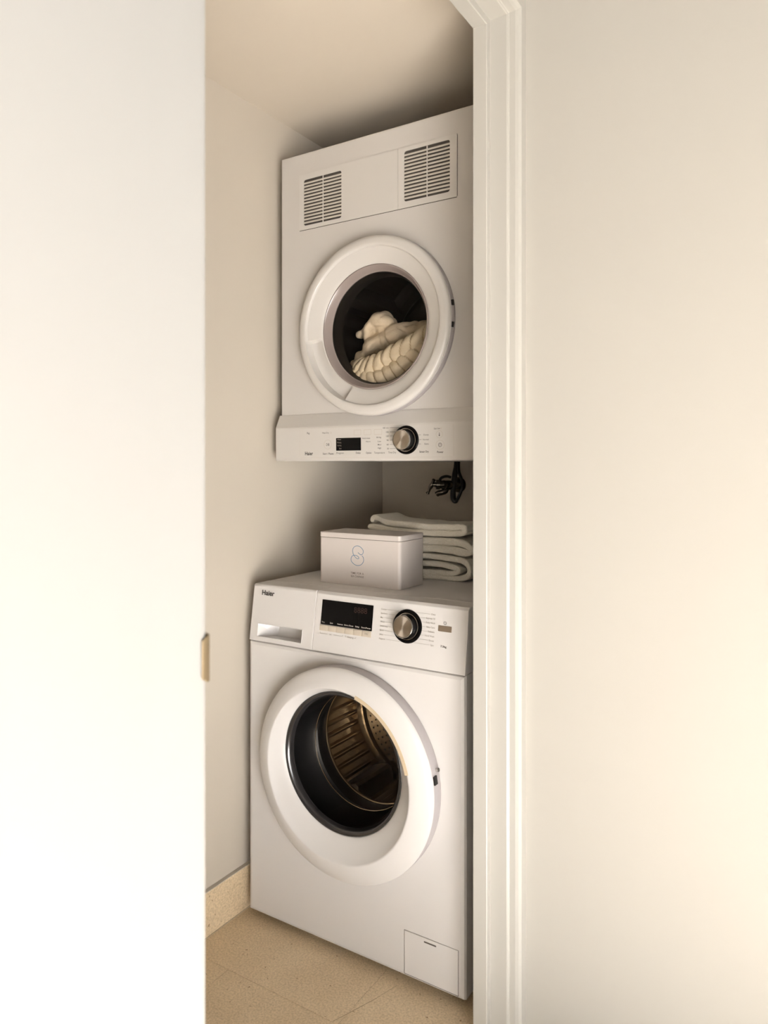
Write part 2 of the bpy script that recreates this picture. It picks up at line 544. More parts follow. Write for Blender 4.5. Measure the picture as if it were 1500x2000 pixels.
# door frame: one profile swept up the right leg, over the head and down the left
prof = [(XR0 - 0.003, lin + 0.004), (XR0 - 0.003, 0.0), (0.7045, 0.0), (0.706, 0.0012), (0.706, 0.015), (0.7405, 0.015),
        (0.7425, 0.0165), (0.7425, 0.0185), (0.7445, 0.0200), (0.756, 0.0205), (0.762, 0.0225), (0.7665, 0.027), (0.767, 0.031),
        (0.767, 0.066), (0.7667, 0.0675), (XR1 + 0.0003, 0.069), (XR1 + 0.0003, lin + 0.004)]
def frame_part(name, kinds, m):
    bm = bmesh.new()
    secs = []
    for kind in kinds:
        row = []
        for x, d in prof:
            y = Y0 + d if kind[0] == 'r' else YL - d
            z = ZH + d if kind[1] == '1' else 0.0
            row.append(bm.verts.new((x, y, z)))
        secs.append(row)
    for A, C in zip(secs[:-1], secs[1:]):
        for k in range(len(prof)):
            j = (k + 1) % len(prof)
            bm.faces.new((A[k], A[j], C[j], C[k]))
    bm.faces.new(secs[0]); bm.faces.new(secs[-1][::-1])
    bmesh.ops.recalc_face_normals(bm, faces=bm.faces)
    return struct(name, bm, m, smooth=24)
frame_part('trim_1', ('r0', 'r1', 'l1'), 'trim')
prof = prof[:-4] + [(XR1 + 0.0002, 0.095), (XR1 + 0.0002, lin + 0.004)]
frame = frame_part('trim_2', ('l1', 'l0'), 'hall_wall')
# brass strike plate on the left leg, its lip curling round the edge
bm = bmesh.new()
zs0, zs1, yl = 0.917, 0.9615, YL - 0.015
pl = [(0.707, yl + 0.001), (0.740, yl + 0.001), (0.750, YL - 0.0185), (0.7600, YL - 0.0205), (0.7670, YL - 0.0235), (0.7692, YL - 0.0275), (0.7690, YL - 0.0335)]
q = []
for k, (x, y) in enumerate(pl):
    ins = 0.004 if k == len(pl) - 1 else 0.0
    q.append([bm.verts.new((x, y, zs0 + ins)), bm.verts.new((x, y, zs1 - ins)),
              bm.verts.new((x + 0.0008, y + 0.0014, zs1 - ins)), bm.verts.new((x + 0.0008, y + 0.0014, zs0 + ins))])
for a, b in zip(q[:-1], q[1:]):
    for k in range(4):
        bm.faces.new((a[k], a[(k + 1) % 4], b[(k + 1) % 4], b[k]))
bm.faces.new(q[0]); bm.faces.new(q[-1][::-1])
bmesh.ops.recalc_face_normals(bm, faces=bm.faces)
obj('strike_plate', bm, 'brass', frame, label='brass strike plate')

# ------------------------------------------------------------ washing machine
WX0, WX1, WZ0, WZC, WZT, WYT = 0.0365, 0.6315, 0.018, 0.6899, 0.8276, 0.0202
wm = thing('washing_machine', 'white front-loading washing machine standing on the beige stone floor under the dryer',
           'washing machine', (0.334, 0.29, 0))
DX, DZ = 0.337, 0.448
obj('front_panel', plate_hole(bmesh.new(), WX0, WX1, WZ0, WZC - 0.0007, 0.0, 0.040, DX, DZ, 0.178, bev=0.009), 'enamel', wm, smooth=20)
bm = bmesh.new()   # cabinet: open-fronted shell behind the front panel
e = 0.003
for a in ((WX0 + e, WX0 + e + .004, .0415, .58, WZ0, WZT - .02), (WX1 - e - .004, WX1 - e, .0415, .58, WZ0, WZT - .02),
          (WX0 + e, WX1 - e, .576, .58, WZ0, WZT - .02), (WX0 + e, WX1 - e, .0415, .58, WZ0, WZ0 + .004)):
    box(bm, *a)
obj('cabinet', bm, 'enamel', wm, smooth=0)
bm = bmesh.new()
prism_x(bm, [(0.0005, WZC + 0.0007), (WYT - 0.0012, WZT - 0.006), (WYT + 0.005, WZT), (0.075, WZT), (0.075, WZC + 0.0007)], WX0 + 0.1988, WX1, bev=0.0012)
obj('control_panel', bm, 'plastic', wm, smooth=40)
bm = B(WX0, WX1, 0.0757, 0.585, WZT - 0.022, WZT, bev=0.004, seg=3)
obj('top_lid', bm, 'enamel', wm, smooth=40)
for x in (WX0 + 0.05, WX1 - 0.05):
    for y in (0.06, 0.53):
        obj('foot', lathe(bmesh.new(), Vector((x, y, 0)), Vector((1, 0, 0)), Vector((0, 1, 0)), Vector((0, 0, 1)),
                          [(0.02, 0), (0.022, 0.004), (0.018, 0.010), (0.012, 0.0185)], 20, True, True), 'rubber', wm)

PF = Frame((WX0, 0.0005, WZC), (1, 0, 0), (0, WYT - 0.0005, WZT - WZC))     # control panel face
# detergent drawer with its grip recess
U0, U1, V0, V1 = 0.0265, 0.1645, 0.0120, 0.0425
bm = bmesh.new()
vb, vt = 0.0008, 0.1330
us, vs_ = [0.0022, U0, U1, 0.1968], [vb, V0, V1, vt]
gv = [[bm.verts.new(PF.p(u, v, 0.0002)) for v in vs_] for u in us]
for i in range(3):
    for k in range(3):
        if (i, k) != (1, 1):
            bm.faces.new((gv[i][k], gv[i + 1][k], gv[i + 1][k + 1], gv[i][k + 1]))
tops = [(WYT + 0.0006, WZT - 0.0022), (WYT + 0.0028, WZT - 0.0004), (WYT + 0.0060, WZT), (0.075, WZT), (0.075, WZC + 0.0007)]
ux = [0.0, 0.0022, U0, U1, 0.1968, 0.1976]
back = [[bm.verts.new((WX0 + u, y, z)) for y, z in tops] for u in us]
for i in range(3):
    bm.faces.new((gv[i][3], gv[i + 1][3], back[i + 1][0], back[i][0]))
    for k in range(4):
        bm.faces.new((back[i][k], back[i + 1][k], back[i + 1][k + 1], back[i][k + 1]))
    bm.faces.new((back[i][4], back[i + 1][4], gv[i + 1][0], gv[i][0]))
for i, u in ((0, 0.0), (3, 0.1976)):          # softened ends
    fr_ = [gv[i][k] for k in range(4)] + back[i]
    en = [bm.verts.new(PF.p(u, v, -0.0022)) for v in vs_] + [bm.verts.new((WX0 + u, y, z - (0.002 if k < 4 else 0))) for k, (y, z) in enumerate(tops)]
    n_ = len(fr_)
    for k in range(n_):
        bm.faces.new((fr_[k], fr_[(k + 1) % n_], en[(k + 1) % n_], en[k]))
    bm.faces.new(en)
bmesh.ops.recalc_face_normals(bm, faces=bm.faces)
drawer = obj('detergent_drawer', bm, 'plastic', wm, smooth=40)
bm = bmesh.new()   # recess: sloping inner walls and a raised rim
pa = [(U0, V0), (U1, V0), (U1, V1), (U0, V1)]
pb = [(U0 + 0.030, V0 + 0.001), (U1 - 0.0005, V0 + 0.001), (U1 - 0.0005, V1 - 0.001), (U0 + 0.034, V1 - 0.001)]
A = [bm.verts.new(PF.p(u, v, 0.0010)) for u, v in pa]
C = [bm.verts.new(PF.p(u, v, -0.042)) for u, v in pb]
O = [bm.verts.new(PF.p(u, v, 0.0010)) for u, v in ((U0 - .0016, V0 - .0016), (U1 + .0016, V0 - .0016), (U1 + .0016, V1 + .0016), (U0 - .0016, V1 + .0016))]
P0 = [bm.verts.new(PF.p(u, v, 0.0004)) for u, v in ((U0 - .0018, V0 - .0018), (U1 + .0018, V0 - .0018), (U1 + .0018, V1 + .0018), (U0 - .0018, V1 + .0018))]
for k in range(4):
    j = (k + 1) % 4
    bm.faces.new((A[k], A[j], C[j], C[k])); bm.faces.new((O[k], O[j], A[j], A[k])); bm.faces.new((P0[k], P0[j], O[j], O[k]))
bm.faces.new(C)
bmesh.ops.recalc_face_normals(bm, faces=bm.faces)
obj('grip_recess', bm, 'plastic', drawer, smooth=0)

# display window and its six keys
bm = bmesh.new(); PF.box(bm, 0.2175, 0.3605, 0.0632, 0.1203, -0.0005, 0.0014, bev=0.0008)
disp = obj('display', bm, 'black', wm)
bm = bmesh.new(); write(bm, PF, '8888', 0.309, 0.345, 0.0995, 0.0125, 0.0016)
obj('digits', bm, 'ink_red', disp, smooth=0)
bm = bmesh.new()
for t, a, b in (('Temp.', .2209, .2300), ('Spin', .2445, .2530), ('Intense', .2660, .2815), ('Extra Rinse', .2855, .3105), ('Delay', .3160, .3270), ('Start/Pause', .3325, .3575)):
    write(bm, PF, t, a, b, 0.0672, 0.0032, 0.0016, bold=0.01)
obj('lettering', bm, 'ink_white', disp, smooth=0)
for k in range(6):
    w = (0.3600 - 0.2165) / 6
    bm = bmesh.new(); PF.box(bm, 0.2165 + k * w + 0.0003, 0.2165 + (k + 1) * w - 0.0003, 0.0490, 0.0622, -0.0005, 0.0026, bev=0.0008)
    kb = obj('key', bm, 'champagne', wm)
    if k == 5:
        bm = bmesh.new(); write(bm, PF, 'D||', 0.3440, 0.3520, 0.0545, 0.0035, 0.0028, bold=0.01)
        obj('symbol', bm, 'ink_grey', kb, smooth=0)
bm = bmesh.new()
for a, b, s, e_ in ((0.2185, 0.2400, True, False), (0.2570, 0.2830, False, True), (0.2905, 0.2945, True, False), (0.3140, 0.3195, False, True)):
    PF.line(bm, [(a, 0.0425), (b, 0.0425)], 0.0006, 0.0012)
    if s: PF.line(bm, [(a, 0.0425), (a, 0.0460)], 0.0006, 0.0012)
    if e_: PF.line(bm, [(b, 0.0425), (b, 0.0460)], 0.0006, 0.0012)
write(bm, PF, 'Lock', 0.2450, 0.2515, 0.0412, 0.0034, 0.0012, bold=0.01)
write(bm, PF, 'Beeping', 0.2965, 0.3130, 0.0412, 0.0034, 0.0012, bold=0.01)
# programme names round the dial with their leader lines
KU, KV, KR = 0.4511, 0.0847, 0.0362
left = ['Cotton', 'Synthetic', 'Mix', 'Wool', 'Underwear', 'Sport', 'Jeans', 'Hygienic']
right = ['Clean', "Express 15'", 'Daily Wash', 'Baby Care', 'Delicate', 'Hand Wash', 'Duvet', 'Spin']
def width(t, cap):
    vs, _ = glyphs(t, 0.008)
    return (max(p.x for p in vs) - min(p.x for p in vs)) * cap / 0.70
for k in range(8):
    v = 0.1150 - k * 0.0092
    cap = 0.0034
    wl_ = min(width(left[k], cap), 0.0215)
    write(bm, PF, left[k], 0.3815, 0.3815 + wl_, v - 0.0016, cap, 0.0012, bold=0.008)
    dv = v - KV
    ends = KU - math.sqrt(max((KR + 0.0015) ** 2 - dv * dv, 0.0001))
    if ends > 0.3815 + wl_ + 0.002:
        PF.line(bm, [(0.3815 + wl_ + 0.002, v), (min(ends, 0.436), v)], 0.0004, 0.0012)
    v = 0.1168 - k * 0.0092
    wr_ = min(width(right[k], cap), 0.0245)
    write(bm, PF, right[k], 0.5187 - wr_, 0.5187, v - 0.0016, cap, 0.0012, bold=0.008)
    dv = v - KV
    ends = KU + math.sqrt(max((KR + 0.0015) ** 2 - dv * dv, 0.0001))
    if ends < 0.5187 - wr_ - 0.002:
        PF.line(bm, [(max(ends, 0.464), v), (0.5187 - wr_ - 0.002, v)], 0.0004, 0.0012)
obj('programme_lettering', bm, 'ink_grey', wm, smooth=0)
bm = bmesh.new()
write(bm, PF, 'Haier', 0.0302, 0.0705, 0.1135, 0.0120, 0.0016, bold=0.022)
write(bm, PF, '7.5kg', 0.5350, 0.5492, 0.0512, 0.0042, 0.0012, bold=0.015)
pc = PF.circle(0.5424, 0.1022, 0.0033, 20)
PF.line(bm, pc[7:] + pc[:4], 0.0008, 0.0012)
PF.line(bm, [(0.5424, 0.1022), (0.5424, 0.1062)], 0.0008, 0.0012)
obj('brand_lettering', bm, 'ink', wm, smooth=0)
bm = bmesh.new(); PF.box(bm, 0.5270, 0.5583, 0.0838, 0.0960, -0.0005, 0.0016, bev=0.0006)
obj('power_button', bm, 'button_brown', wm, label='bronze power button')
# dial
def dial(parent, fr, u, v, rb, rk, hk, rbase):
    c = fr.p(u, v, 0)
    bz = obj('dial_bezel', lathe(bmesh.new(), c, fr.u, fr.v, fr.n, [(rb + .0004, 0), (rb, 0.002), (rb - .002, 0.0032), (rbase + .002, 0.0030), (rbase + .001, 0.001)], 56), 'black', parent)
    obj('chrome_ring', lathe(bmesh.new(), c, fr.u, fr.v, fr.n, [(rbase + .0006, 0.001), (rbase + .0004, 0.0048), (rbase - .0008, 0.0052), (rbase - .001, 0.003)], 56), 'chrome', bz)
    kn = obj('dial_knob', lathe(bmesh.new(), c, fr.u, fr.v, fr.n, [(rbase - .001, 0.002), (rbase - .0015, 0.006), (rk + .0006, 0.010), (rk + .0002, hk - 0.0035)], 56), 'black', parent)
    obj('knob_rim', lathe(bmesh.new(), c, fr.u, fr.v, fr.n, [(rk + .0002, hk - 0.004), (rk + .0002, hk - 0.001), (rk - .0006, hk), (rk - .0022, hk - .0002)], 56, cap1=False), 'chrome', kn)
    obj('knob_face', lathe(bmesh.new(), c, fr.u, fr.v, fr.n, [(rk - .0020, hk - 0.0006), (0.0005, hk - 0.0004)], 56), 'spun', kn)
dial(wm, PF, KU, KV, 0.0362, 0.0243, 0.0215, 0.0285)

# door: ring, eccentric glass bowl
OC, BC, GC = (0.341, 0.434), (0.3365, 0.4365), (0.337, 0.456)
R = [(0.341, 0.434, 0.205, -0.006), (0.341, 0.434, 0.2300, -0.008), (0.341, 0.434, 0.2360, -0.0315), (0.341, 0.434, 0.2372, -0.0328),
     (0.341, 0.434, 0.2362, -0.0350), (0.341, 0.434, 0.2330, -0.0380), (0.340, 0.4345, 0.2230, -0.0430), (0.338, 0.436, 0.2060, -0.0490),
     (0.3368, 0.4365, 0.1950, -0.0518), (0.3365, 0.4365, 0.1918, -0.0518), (0.3365, 0.4368, 0.1902, -0.0502),
     (0.3366, 0.444, 0.178, -0.0420), (0.3368, 0.451, 0.1675, -0.0335), (0.337, 0.4555, 0.1612, -0.0290), (0.337, 0.456, 0.1597, -0.0270), (0.337, 0.456, 0.159, -0.012), (0.337, 0.456, 0.164, -0.002)]
door = obj('door', rings_loft(bmesh.new(), R, 128, closed=True), 'plastic', wm, smooth=50)
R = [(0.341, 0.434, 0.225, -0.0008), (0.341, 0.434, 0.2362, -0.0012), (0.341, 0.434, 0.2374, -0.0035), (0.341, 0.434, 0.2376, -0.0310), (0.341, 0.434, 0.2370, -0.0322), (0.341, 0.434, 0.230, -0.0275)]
obj('shaded_rim_flank', rings_loft(bmesh.new(), R, 128, closed=True), 'flank_shade', door, smooth=40, label='side of the door rim, its shade put into the lilac-grey')
bm = bmesh.new()   # pull slot upper right of the glass: raised strip, recess shade painted tan
na = 28
prev = None
for k in range(na + 1):
    a = math.radians(13 + 60 * k / na)
    row = []
    for r_, y_ in ((0.1862, -0.0488), (0.1872, -0.0526), (0.1955, -0.0526), (0.1955, -0.0470)):
        row.append(bm.verts.new((0.3365 + r_ * math.cos(a), y_, 0.4368 + r_ * math.sin(a))))
    if prev:
        for j in range(4):
            bm.faces.new((prev[j], prev[(j + 1) % 4], row[(j + 1) % 4], row[j]))
    else:
        bm.faces.new(row[::-1])
    prev = row
bm.faces.new(prev)
bmesh.ops.recalc_face_normals(bm, faces=bm.faces)
obj('door_handle', bm, 'tan', door, label='curved pull slot along the glass edge, its recess shade painted tan')
G = [(0.337, 0.456, 0.1594, -0.0275), (0.337, 0.456, 0.1570, -0.0292), (0.337, 0.456, 0.1530, -0.0280), (0.337, 0.456, 0.1490, -0.0215), (0.337, 0.456, 0.1465, -0.0120)]
obj('glass_rim', rings_loft(bmesh.new(), G, 96), 'rim_black', door, smooth=60)
G = [(0.337, 0.456, 0.1482, -0.0125), (0.337, 0.456, 0.1465, 0.010), (0.337, 0.456, 0.1425, 0.045), (0.337, 0.456, 0.1390, 0.060), (0.337, 0.456, 0.128, 0.0685),
     (0.337, 0.456, 0.10, 0.074), (0.337, 0.456, 0.06, 0.078), (0.337, 0.456, 0.02, 0.080)]
obj('door_glass', rings_loft(bmesh.new(), G, 96, cap1=True), 'gl_wash', door)
bm = tube(bmesh.new(), [(0.337 + 0.1395 * math.cos(2 * PI * k / 96), 0.062, 0.457 + 0.1395 * math.sin(2 * PI * k / 96)) for k in range(96)], 0.0011, 6, closed=True)
obj('glass_edge', bm, 'steel', door)
# lock slot and hinge screw in the ring's right flank
def flank(a, y, h, w, nm, m):
    r = 0.2375
    c = Vector((0.341 + r * math.cos(a), y, 0.434 + r * math.sin(a)))
    f_ = Frame(c, (0, -1, 0), (-math.sin(a), 0, math.cos(a)))
    return f_
f_ = flank(math.radians(9.2), -0.0255, 0, 0, '', '')
bm = bmesh.new(); f_.box(bm, -0.006, 0.006, -0.0085, 0.0085, -0.003, 0.0004)
obj('latch_slot', bm, 'black_matt', door, smooth=0)
f_ = flank(math.radians(13.4), -0.0135, 0, 0, '', '')
bm = lathe(bmesh.new(), f_.o, f_.u, f_.v, f_.n, [(0.0042, -0.006), (0.0042, 0.0004), (0.0030, 0.0008), (0.0018, -0.0010)], 20)
obj('screw', bm, 'chrome', door)
# rubber gasket, drum, lip
G = [(0.337, 0.450, 0.178, 0.0), (0.337, 0.452, 0.172, 0.03), (0.337, 0.456, 0.160, 0.075), (0.337, 0.458, 0.150, 0.085), (0.337, 0.458, 0.1475, 0.10), (0.337, 0.459, 0.150, 0.118)]
obj('gasket', rings_loft(bmesh.new(), G, 72), 'rubber', wm)
D0 = (0.337, 0.459)
bm = tube(bmesh.new(), [(D0[0] + 0.148 * math.cos(2 * PI * k / 96), 0.120, D0[1] + 0.148 * math.sin(2 * PI * k / 96)) for k in range(96)], 0.0035, 8, closed=True)
drum_lip = obj('drum_lip', bm, 'steel', wm)
bm = bmesh.new()
def drum_mod(i, a):
    return ((0.0075 * max(0.0, math.sin(a * 50)) ** 2 if 2 <= i <= 5 else 0.0), 0.0)
rings_loft(bm, [(*D0, 0.150, 0.121), (*D0, 0.212, 0.130), (*D0, 0.226, 0.150), (*D0, 0.226, 0.175), (*D0, 0.226, 0.315), (*D0, 0.226, 0.340), (*D0, 0.218, 0.3545), (*D0, 0.190, 0.3600), (*D0, 0.14, 0.3600), (*D0, 0.02, 0.3600)],
           500, cap1=True, mod=lambda i, a: (-drum_mod(i, a)[0], 0))
drum = obj('drum', bm, 'steel', wm)
for k in range(3):     # lifters
    a0 = math.radians(118 + 120 * k)
    bm = bmesh.new()
    prev = None
    for j in range(9):
        t = j / 8
        y = 0.150 + 0.195 * t
        hgt = 0.052 * (1 - 0.25 * t) * min(1.0, 6 * t + 0.35)
        row = []
        for da, hh in ((-0.17, 0), (-0.09, 0.72), (-0.03, 1.0), (0.03, 1.0), (0.09, 0.72), (0.17, 0)):
            r_ = 0.227 - hgt * hh
            row.append(bm.verts.new((D0[0] + r_ * math.cos(a0 + da), y, D0[1] + r_ * math.sin(a0 + da))))
        if prev:
            for q_ in range(5): bm.faces.new((prev[q_], prev[q_ + 1], row[q_ + 1], row[q_]))
        else: bm.faces.new(row)
        prev = row
    bm.faces.new(prev[::-1])
    bmesh.ops.recalc_face_normals(bm, faces=bm.faces)
    obj('lifter', bm, 'dark_steel', drum)
bm = bmesh.new()       # perforated back: raised ring, then rows of holes
rings_loft(bm, [(*D0, 0.205, 0.358), (*D0, 0.200, 0.350), (*D0, 0.194, 0.350), (*D0, 0.189, 0.361)], 72)
obj('back_ring', bm, 'steel', drum)
bm = bmesh.new()
def hole(p, ax1, ax2, r):
    bm.faces.new([bm.verts.new(p + r * (math.cos(2 * PI * k / 8) * ax1 + math.sin(2 * PI * k / 8) * ax2)) for k in range(8)])
for ring_ in range(11):
    rr = 0.025 + ring_ * 0.0152
    n_ = int(2 * PI * rr / 0.0165)
    for k in range(n_):
        a = 2 * PI * (k + 0.5 * (ring_ % 2)) / n_
        hole(Vector((D0[0] + rr * math.cos(a), 0.3592, D0[1] + rr * math.sin(a))), Vector((1, 0, 0)), Vector((0, 0, 1)), 0.0028)
ho = obj('perforations', bm, 'cavity', drum, smooth=0)
ho['kind'] = 'stuff'

# pump flap, lower right
FF = Frame((0, 0, 0), (1, 0, 0), (0, 0, 1))
bm = bmesh.new(); FF.box(bm, 0.4880, 0.6165, 0.0265, 0.1195, -0.001, 0.0014, bev=0.0009)
flap = obj('pump_flap', bm, 'enamel', wm)
bm = bmesh.new()
FF.line(bm, [(0.4870, 0.0258), (0.6172, 0.0258)], 0.0016, 0.0005); FF.line(bm, [(0.6172, 0.0258), (0.6172, 0.1200)], 0.0011, 0.0005)
FF.line(bm, [(0.4872, 0.1201), (0.6172, 0.1201)], 0.0006, 0.0005); FF.line(bm, [(0.4872, 0.0258), (0.4872, 0.1201)], 0.0006, 0.0005)
obj('flap_gap', bm, 'seam', flap, smooth=0)
bm = bmesh.new(); FF.box(bm, 0.5365, 0.5655, 0.1095, 0.1125, 0.0005, 0.0017)
obj('coin_slot', bm, 'seam', flap, smooth=0)

# ------------------------------------------------------------ dryer (wall-hung, controls at the bottom)
TY, TZ0, TZ1 = 0.1242, 1.1355, 1.932
td = thing('tumble_dryer', 'white vented tumble dryer hung on the wall above the washing machine', 'dryer', (0.334, 0.36, TZ0))
CX, CZ = 0.334, 1.459
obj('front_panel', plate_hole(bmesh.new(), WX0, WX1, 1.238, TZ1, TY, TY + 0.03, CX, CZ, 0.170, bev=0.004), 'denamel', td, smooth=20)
bm = bmesh.new()
y1 = 0.60
for a in ((WX0 + .0008, WX0 + .005, TY + .0305, y1, TZ0, TZ1 - .0008), (WX1 - .005, WX1 - .0008, TY + .0305, y1, TZ0, TZ1 - .0008), (WX0 + .0008, WX1 - .0008, y1 - .004, y1, TZ0, TZ1 - .0008),
          (WX0 + .0008, WX1 - .0008, TY + .0305, y1, TZ1 - .005, TZ1 - .0008), (WX0 + .0008, WX1 - .0008, TY + .0305, y1, TZ0, TZ0 + .004)):
    box(bm, *a)
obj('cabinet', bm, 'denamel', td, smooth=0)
obj('wall_bracket', B(0.10, 0.57, y1, YB, 1.86, 1.90), 'dark_steel', td, smooth=0)
# control panel: sloping brow above a flat face
bm = prism_x(bmesh.new(), [(TY - 0.0012, 1.2560), (0.1075, 1.2250), (0.1060, 1.2215), (0.1072, 1.1385), (0.1100, TZ0), (TY + 0.030, TZ0), (TY + 0.030, 1.2375), (TY - 0.0012, 1.2375)],
             WX0 - 0.0035, WX1 + 0.0035, bev=0.0009)
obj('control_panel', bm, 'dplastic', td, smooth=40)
DF = Frame((0, 0.1062, 1.2215), (1, 0, 0), (0, -0.0010, 0.0830))   # its face; v = z - 1.2215
DF.o = Vector((0, 0.1060, 1.2215)); DF.v = Vector((0, -0.0144, 0.9999)).normalized(); DF.n = DF.u.cross(DF.v)
def zv(z): return z - 1.2215
def dw(bm, t, x0, x1, z, cap=0.0042, bold=0.012, align=None):
    write(bm, DF, t, x0, x1, zv(z), cap, 0.0007, bold, align)
bm = bmesh.new()
DF.box(bm, 0.1132, 0.5517, zv(1.1440), zv(1.2190), -0.0004, 0.0005, bev=0.0004)
fas = obj('fascia_plate', bm, 'dplastic', td)
bm = bmesh.new()
DF.loop(bm, DF.rrect(0.1132, 0.5517, zv(1.1440), zv(1.2190), 0.003, 4), 0.0006, 0.0002)
obj('fascia_gap', bm, 'pale_line', fas, smooth=0)
bm = bmesh.new(); DF.box(bm, 0.2285, 0.3025, zv(1.1608), zv(1.1921), 0, 0.0010, bev=0.0004)
dd = obj('display', bm, 'black', td)
bm = bmesh.new()
for t, z in (('Filter', 1.1868), ('Drying', 1.1795), ('Cooling', 1.1722), ('End', 1.1645)):
    write(bm, DF, t, 0.2325 if t != 'End' else 0.2385, 0.2445 if t != 'End' else 0.2445, zv(z), 0.0034, 0.0012, 0.005)
obj('lettering', bm, 'ink_grey', dd, smooth=0)
bm = bmesh.new()
write(bm, DF, 'Haier', 0.1305, 0.1562, zv(1.1505), 0.0088, 0.0007, 0.028)
dw(bm, '7kg', 0.1365, 0.1455, 1.2042, 0.0044)
dw(bm, 'Heat Dry', 0.1862, 0.2070, 1.2042, 0.0036, 0.006)
dw(bm, 'Start / Pause', 0.1870, 0.2203, 1.1515, 0.0046)
dw(bm, 'Program', 0.2295, 0.2515, 1.1530, 0.0044); dw(bm, 'Delay', 0.2875, 0.3015, 1.1530, 0.0044)
dw(bm, 'Anticrease', 0.3060, 0.3292, 1.1885, 0.0034, 0.006); dw(bm, 'Alarm', 0.3165, 0.3300, 1.1805, 0.0034, 0.006)
dw(bm, 'Option', 0.3168, 0.3328, 1.1528, 0.0044); dw(bm, 'Temperature', 0.3405, 0.3705, 1.1528, 0.0044)
for t, a, z in (('Airing', .3470, 1.1900), ('Low', .3510, 1.1803), ('Med', .3510, 1.1723), ('High', .3510, 1.1643)):
    dw(bm, t, a, 0.3605, z, 0.0036, 0.008)
for t, a, b, z in (('180 min', .3655, .3822, 1.2117), ('150', .3745, .3818, 1.2017), ('120', .3745, .3818, 1.1920), ('90', .3760, .3818, 1.1822), ('60', .3762, .3820, 1.1722), ('30', .3770, .3820, 1.1625)):
    dw(bm, t, a, b, z, 0.0036, 0.008)
    zz = z + 0.0018
    xe = 0.4298 - math.sqrt(max(0.0342 ** 2 - (zz - 1.184) ** 2, 1e-5))
    DF.line(bm, [(0.3845, zv(zz)), (max(xe, 0.390), zv(zz))], 0.0007, 0.0007)
dw(bm, 'Time Dry', 0.3805, 0.4022, 1.1530, 0.0046)
for t, a, z in (('Damp', .4760, 1.1932), ('Normal', .4740, 1.1823), ('Extra', .4785, 1.1722)):
    dw(bm, t, a, 0.4893, z, 0.0036, 0.008)
    xe = 0.4298 + math.sqrt(0.0345 ** 2 - (z + 0.0018 - 1.184) ** 2)
    DF.line(bm, [(xe, zv(z + 0.0018)), (xe + 0.0065, zv(z + 0.0018))], 0.0007, 0.0007)
dw(bm, 'Sensor Dry', 0.4648, 0.4893, 1.1540, 0.0046, 0.02); dw(bm, 'Power', 0.5108, 0.5270, 1.1528, 0.0046, 0.02)
dw(bm, 'Easy Care', 0.5033, 0.5187, 1.2068, 0.0036, 0.006)
# symbols: play/pause, thermometer, power
dw(bm, 'D', 0.1980, 0.2022, 1.1733, 0.0062, 0.0); 
DF.line(bm, [(0.2040, zv(1.1733)), (0.2040, zv(1.1795))], 0.0013, 0.0007); DF.line(bm, [(0.2066, zv(1.1733)), (0.2066, zv(1.1795))], 0.0013, 0.0007)
DF.line(bm, [(0.5168, zv(1.1935)), (0.5168, zv(1.1990))], 0.0012, 0.0007)
bm.faces.new([bm.verts.new(DF.p(a, b, 0.0007)) for a, b in DF.circle(0.5168, zv(1.1928), 0.0015, 14)])
DF.loop(bm, DF.circle(0.5185, zv(1.1712), 0.0041, 22), 0.0010, 0.0007)
DF.line(bm, [(0.5185, zv(1.1695)), (0.5185, zv(1.1735))], 0.0010, 0.0007)
obj('fascia_lettering', bm, 'ink', td, smooth=0)
def soft_button(name, pts):
    b = bmesh.new()
    b.faces.new([b.verts.new(DF.p(a, c, 0.0008)) for a, c in pts])
    ex = bmesh.ops.extrude_face_region(b, geom=list(b.faces))
    bmesh.ops.translate(b, verts=[v for v in ex['geom'] if isinstance(v, bmesh.types.BMVert)], vec=-DF.n * 0.0006)
    bmesh.ops.recalc_face_normals(b, faces=b.faces)
    o = obj(name, b, 'dplastic', td, smooth=0)
    b = bmesh.new(); DF.loop(b, pts, 0.0008, 0.0010)
    obj('outline', b, 'pale_line', o, smooth=0)
for a, b in ((0.2826, 0.3027), (0.3118, 0.3322), (0.3414, 0.3628)):
    soft_button('button', [(a, zv(1.1984)), (b, zv(1.1984)), (b, zv(1.2108)), (a, zv(1.2108))])
bm = bmesh.new()
for cu, cz_, r in ((0.2026, 1.1765, 0.0115), (0.5168, 1.1952, 0.0082), (0.5185, 1.1712, 0.0105), (0.2128, 1.2058, 0.0018), (0.5212, 1.2086, 0.0018)):
    DF.loop(bm, DF.circle(cu, zv(cz_), r, 30), 0.0008, 0.0007)
obj('button_outlines', bm, 'pale_line', td, smooth=0)
dial(td, DF, 0.4298, zv(1.1840), 0.0334, 0.0232, 0.0250, 0.0268)

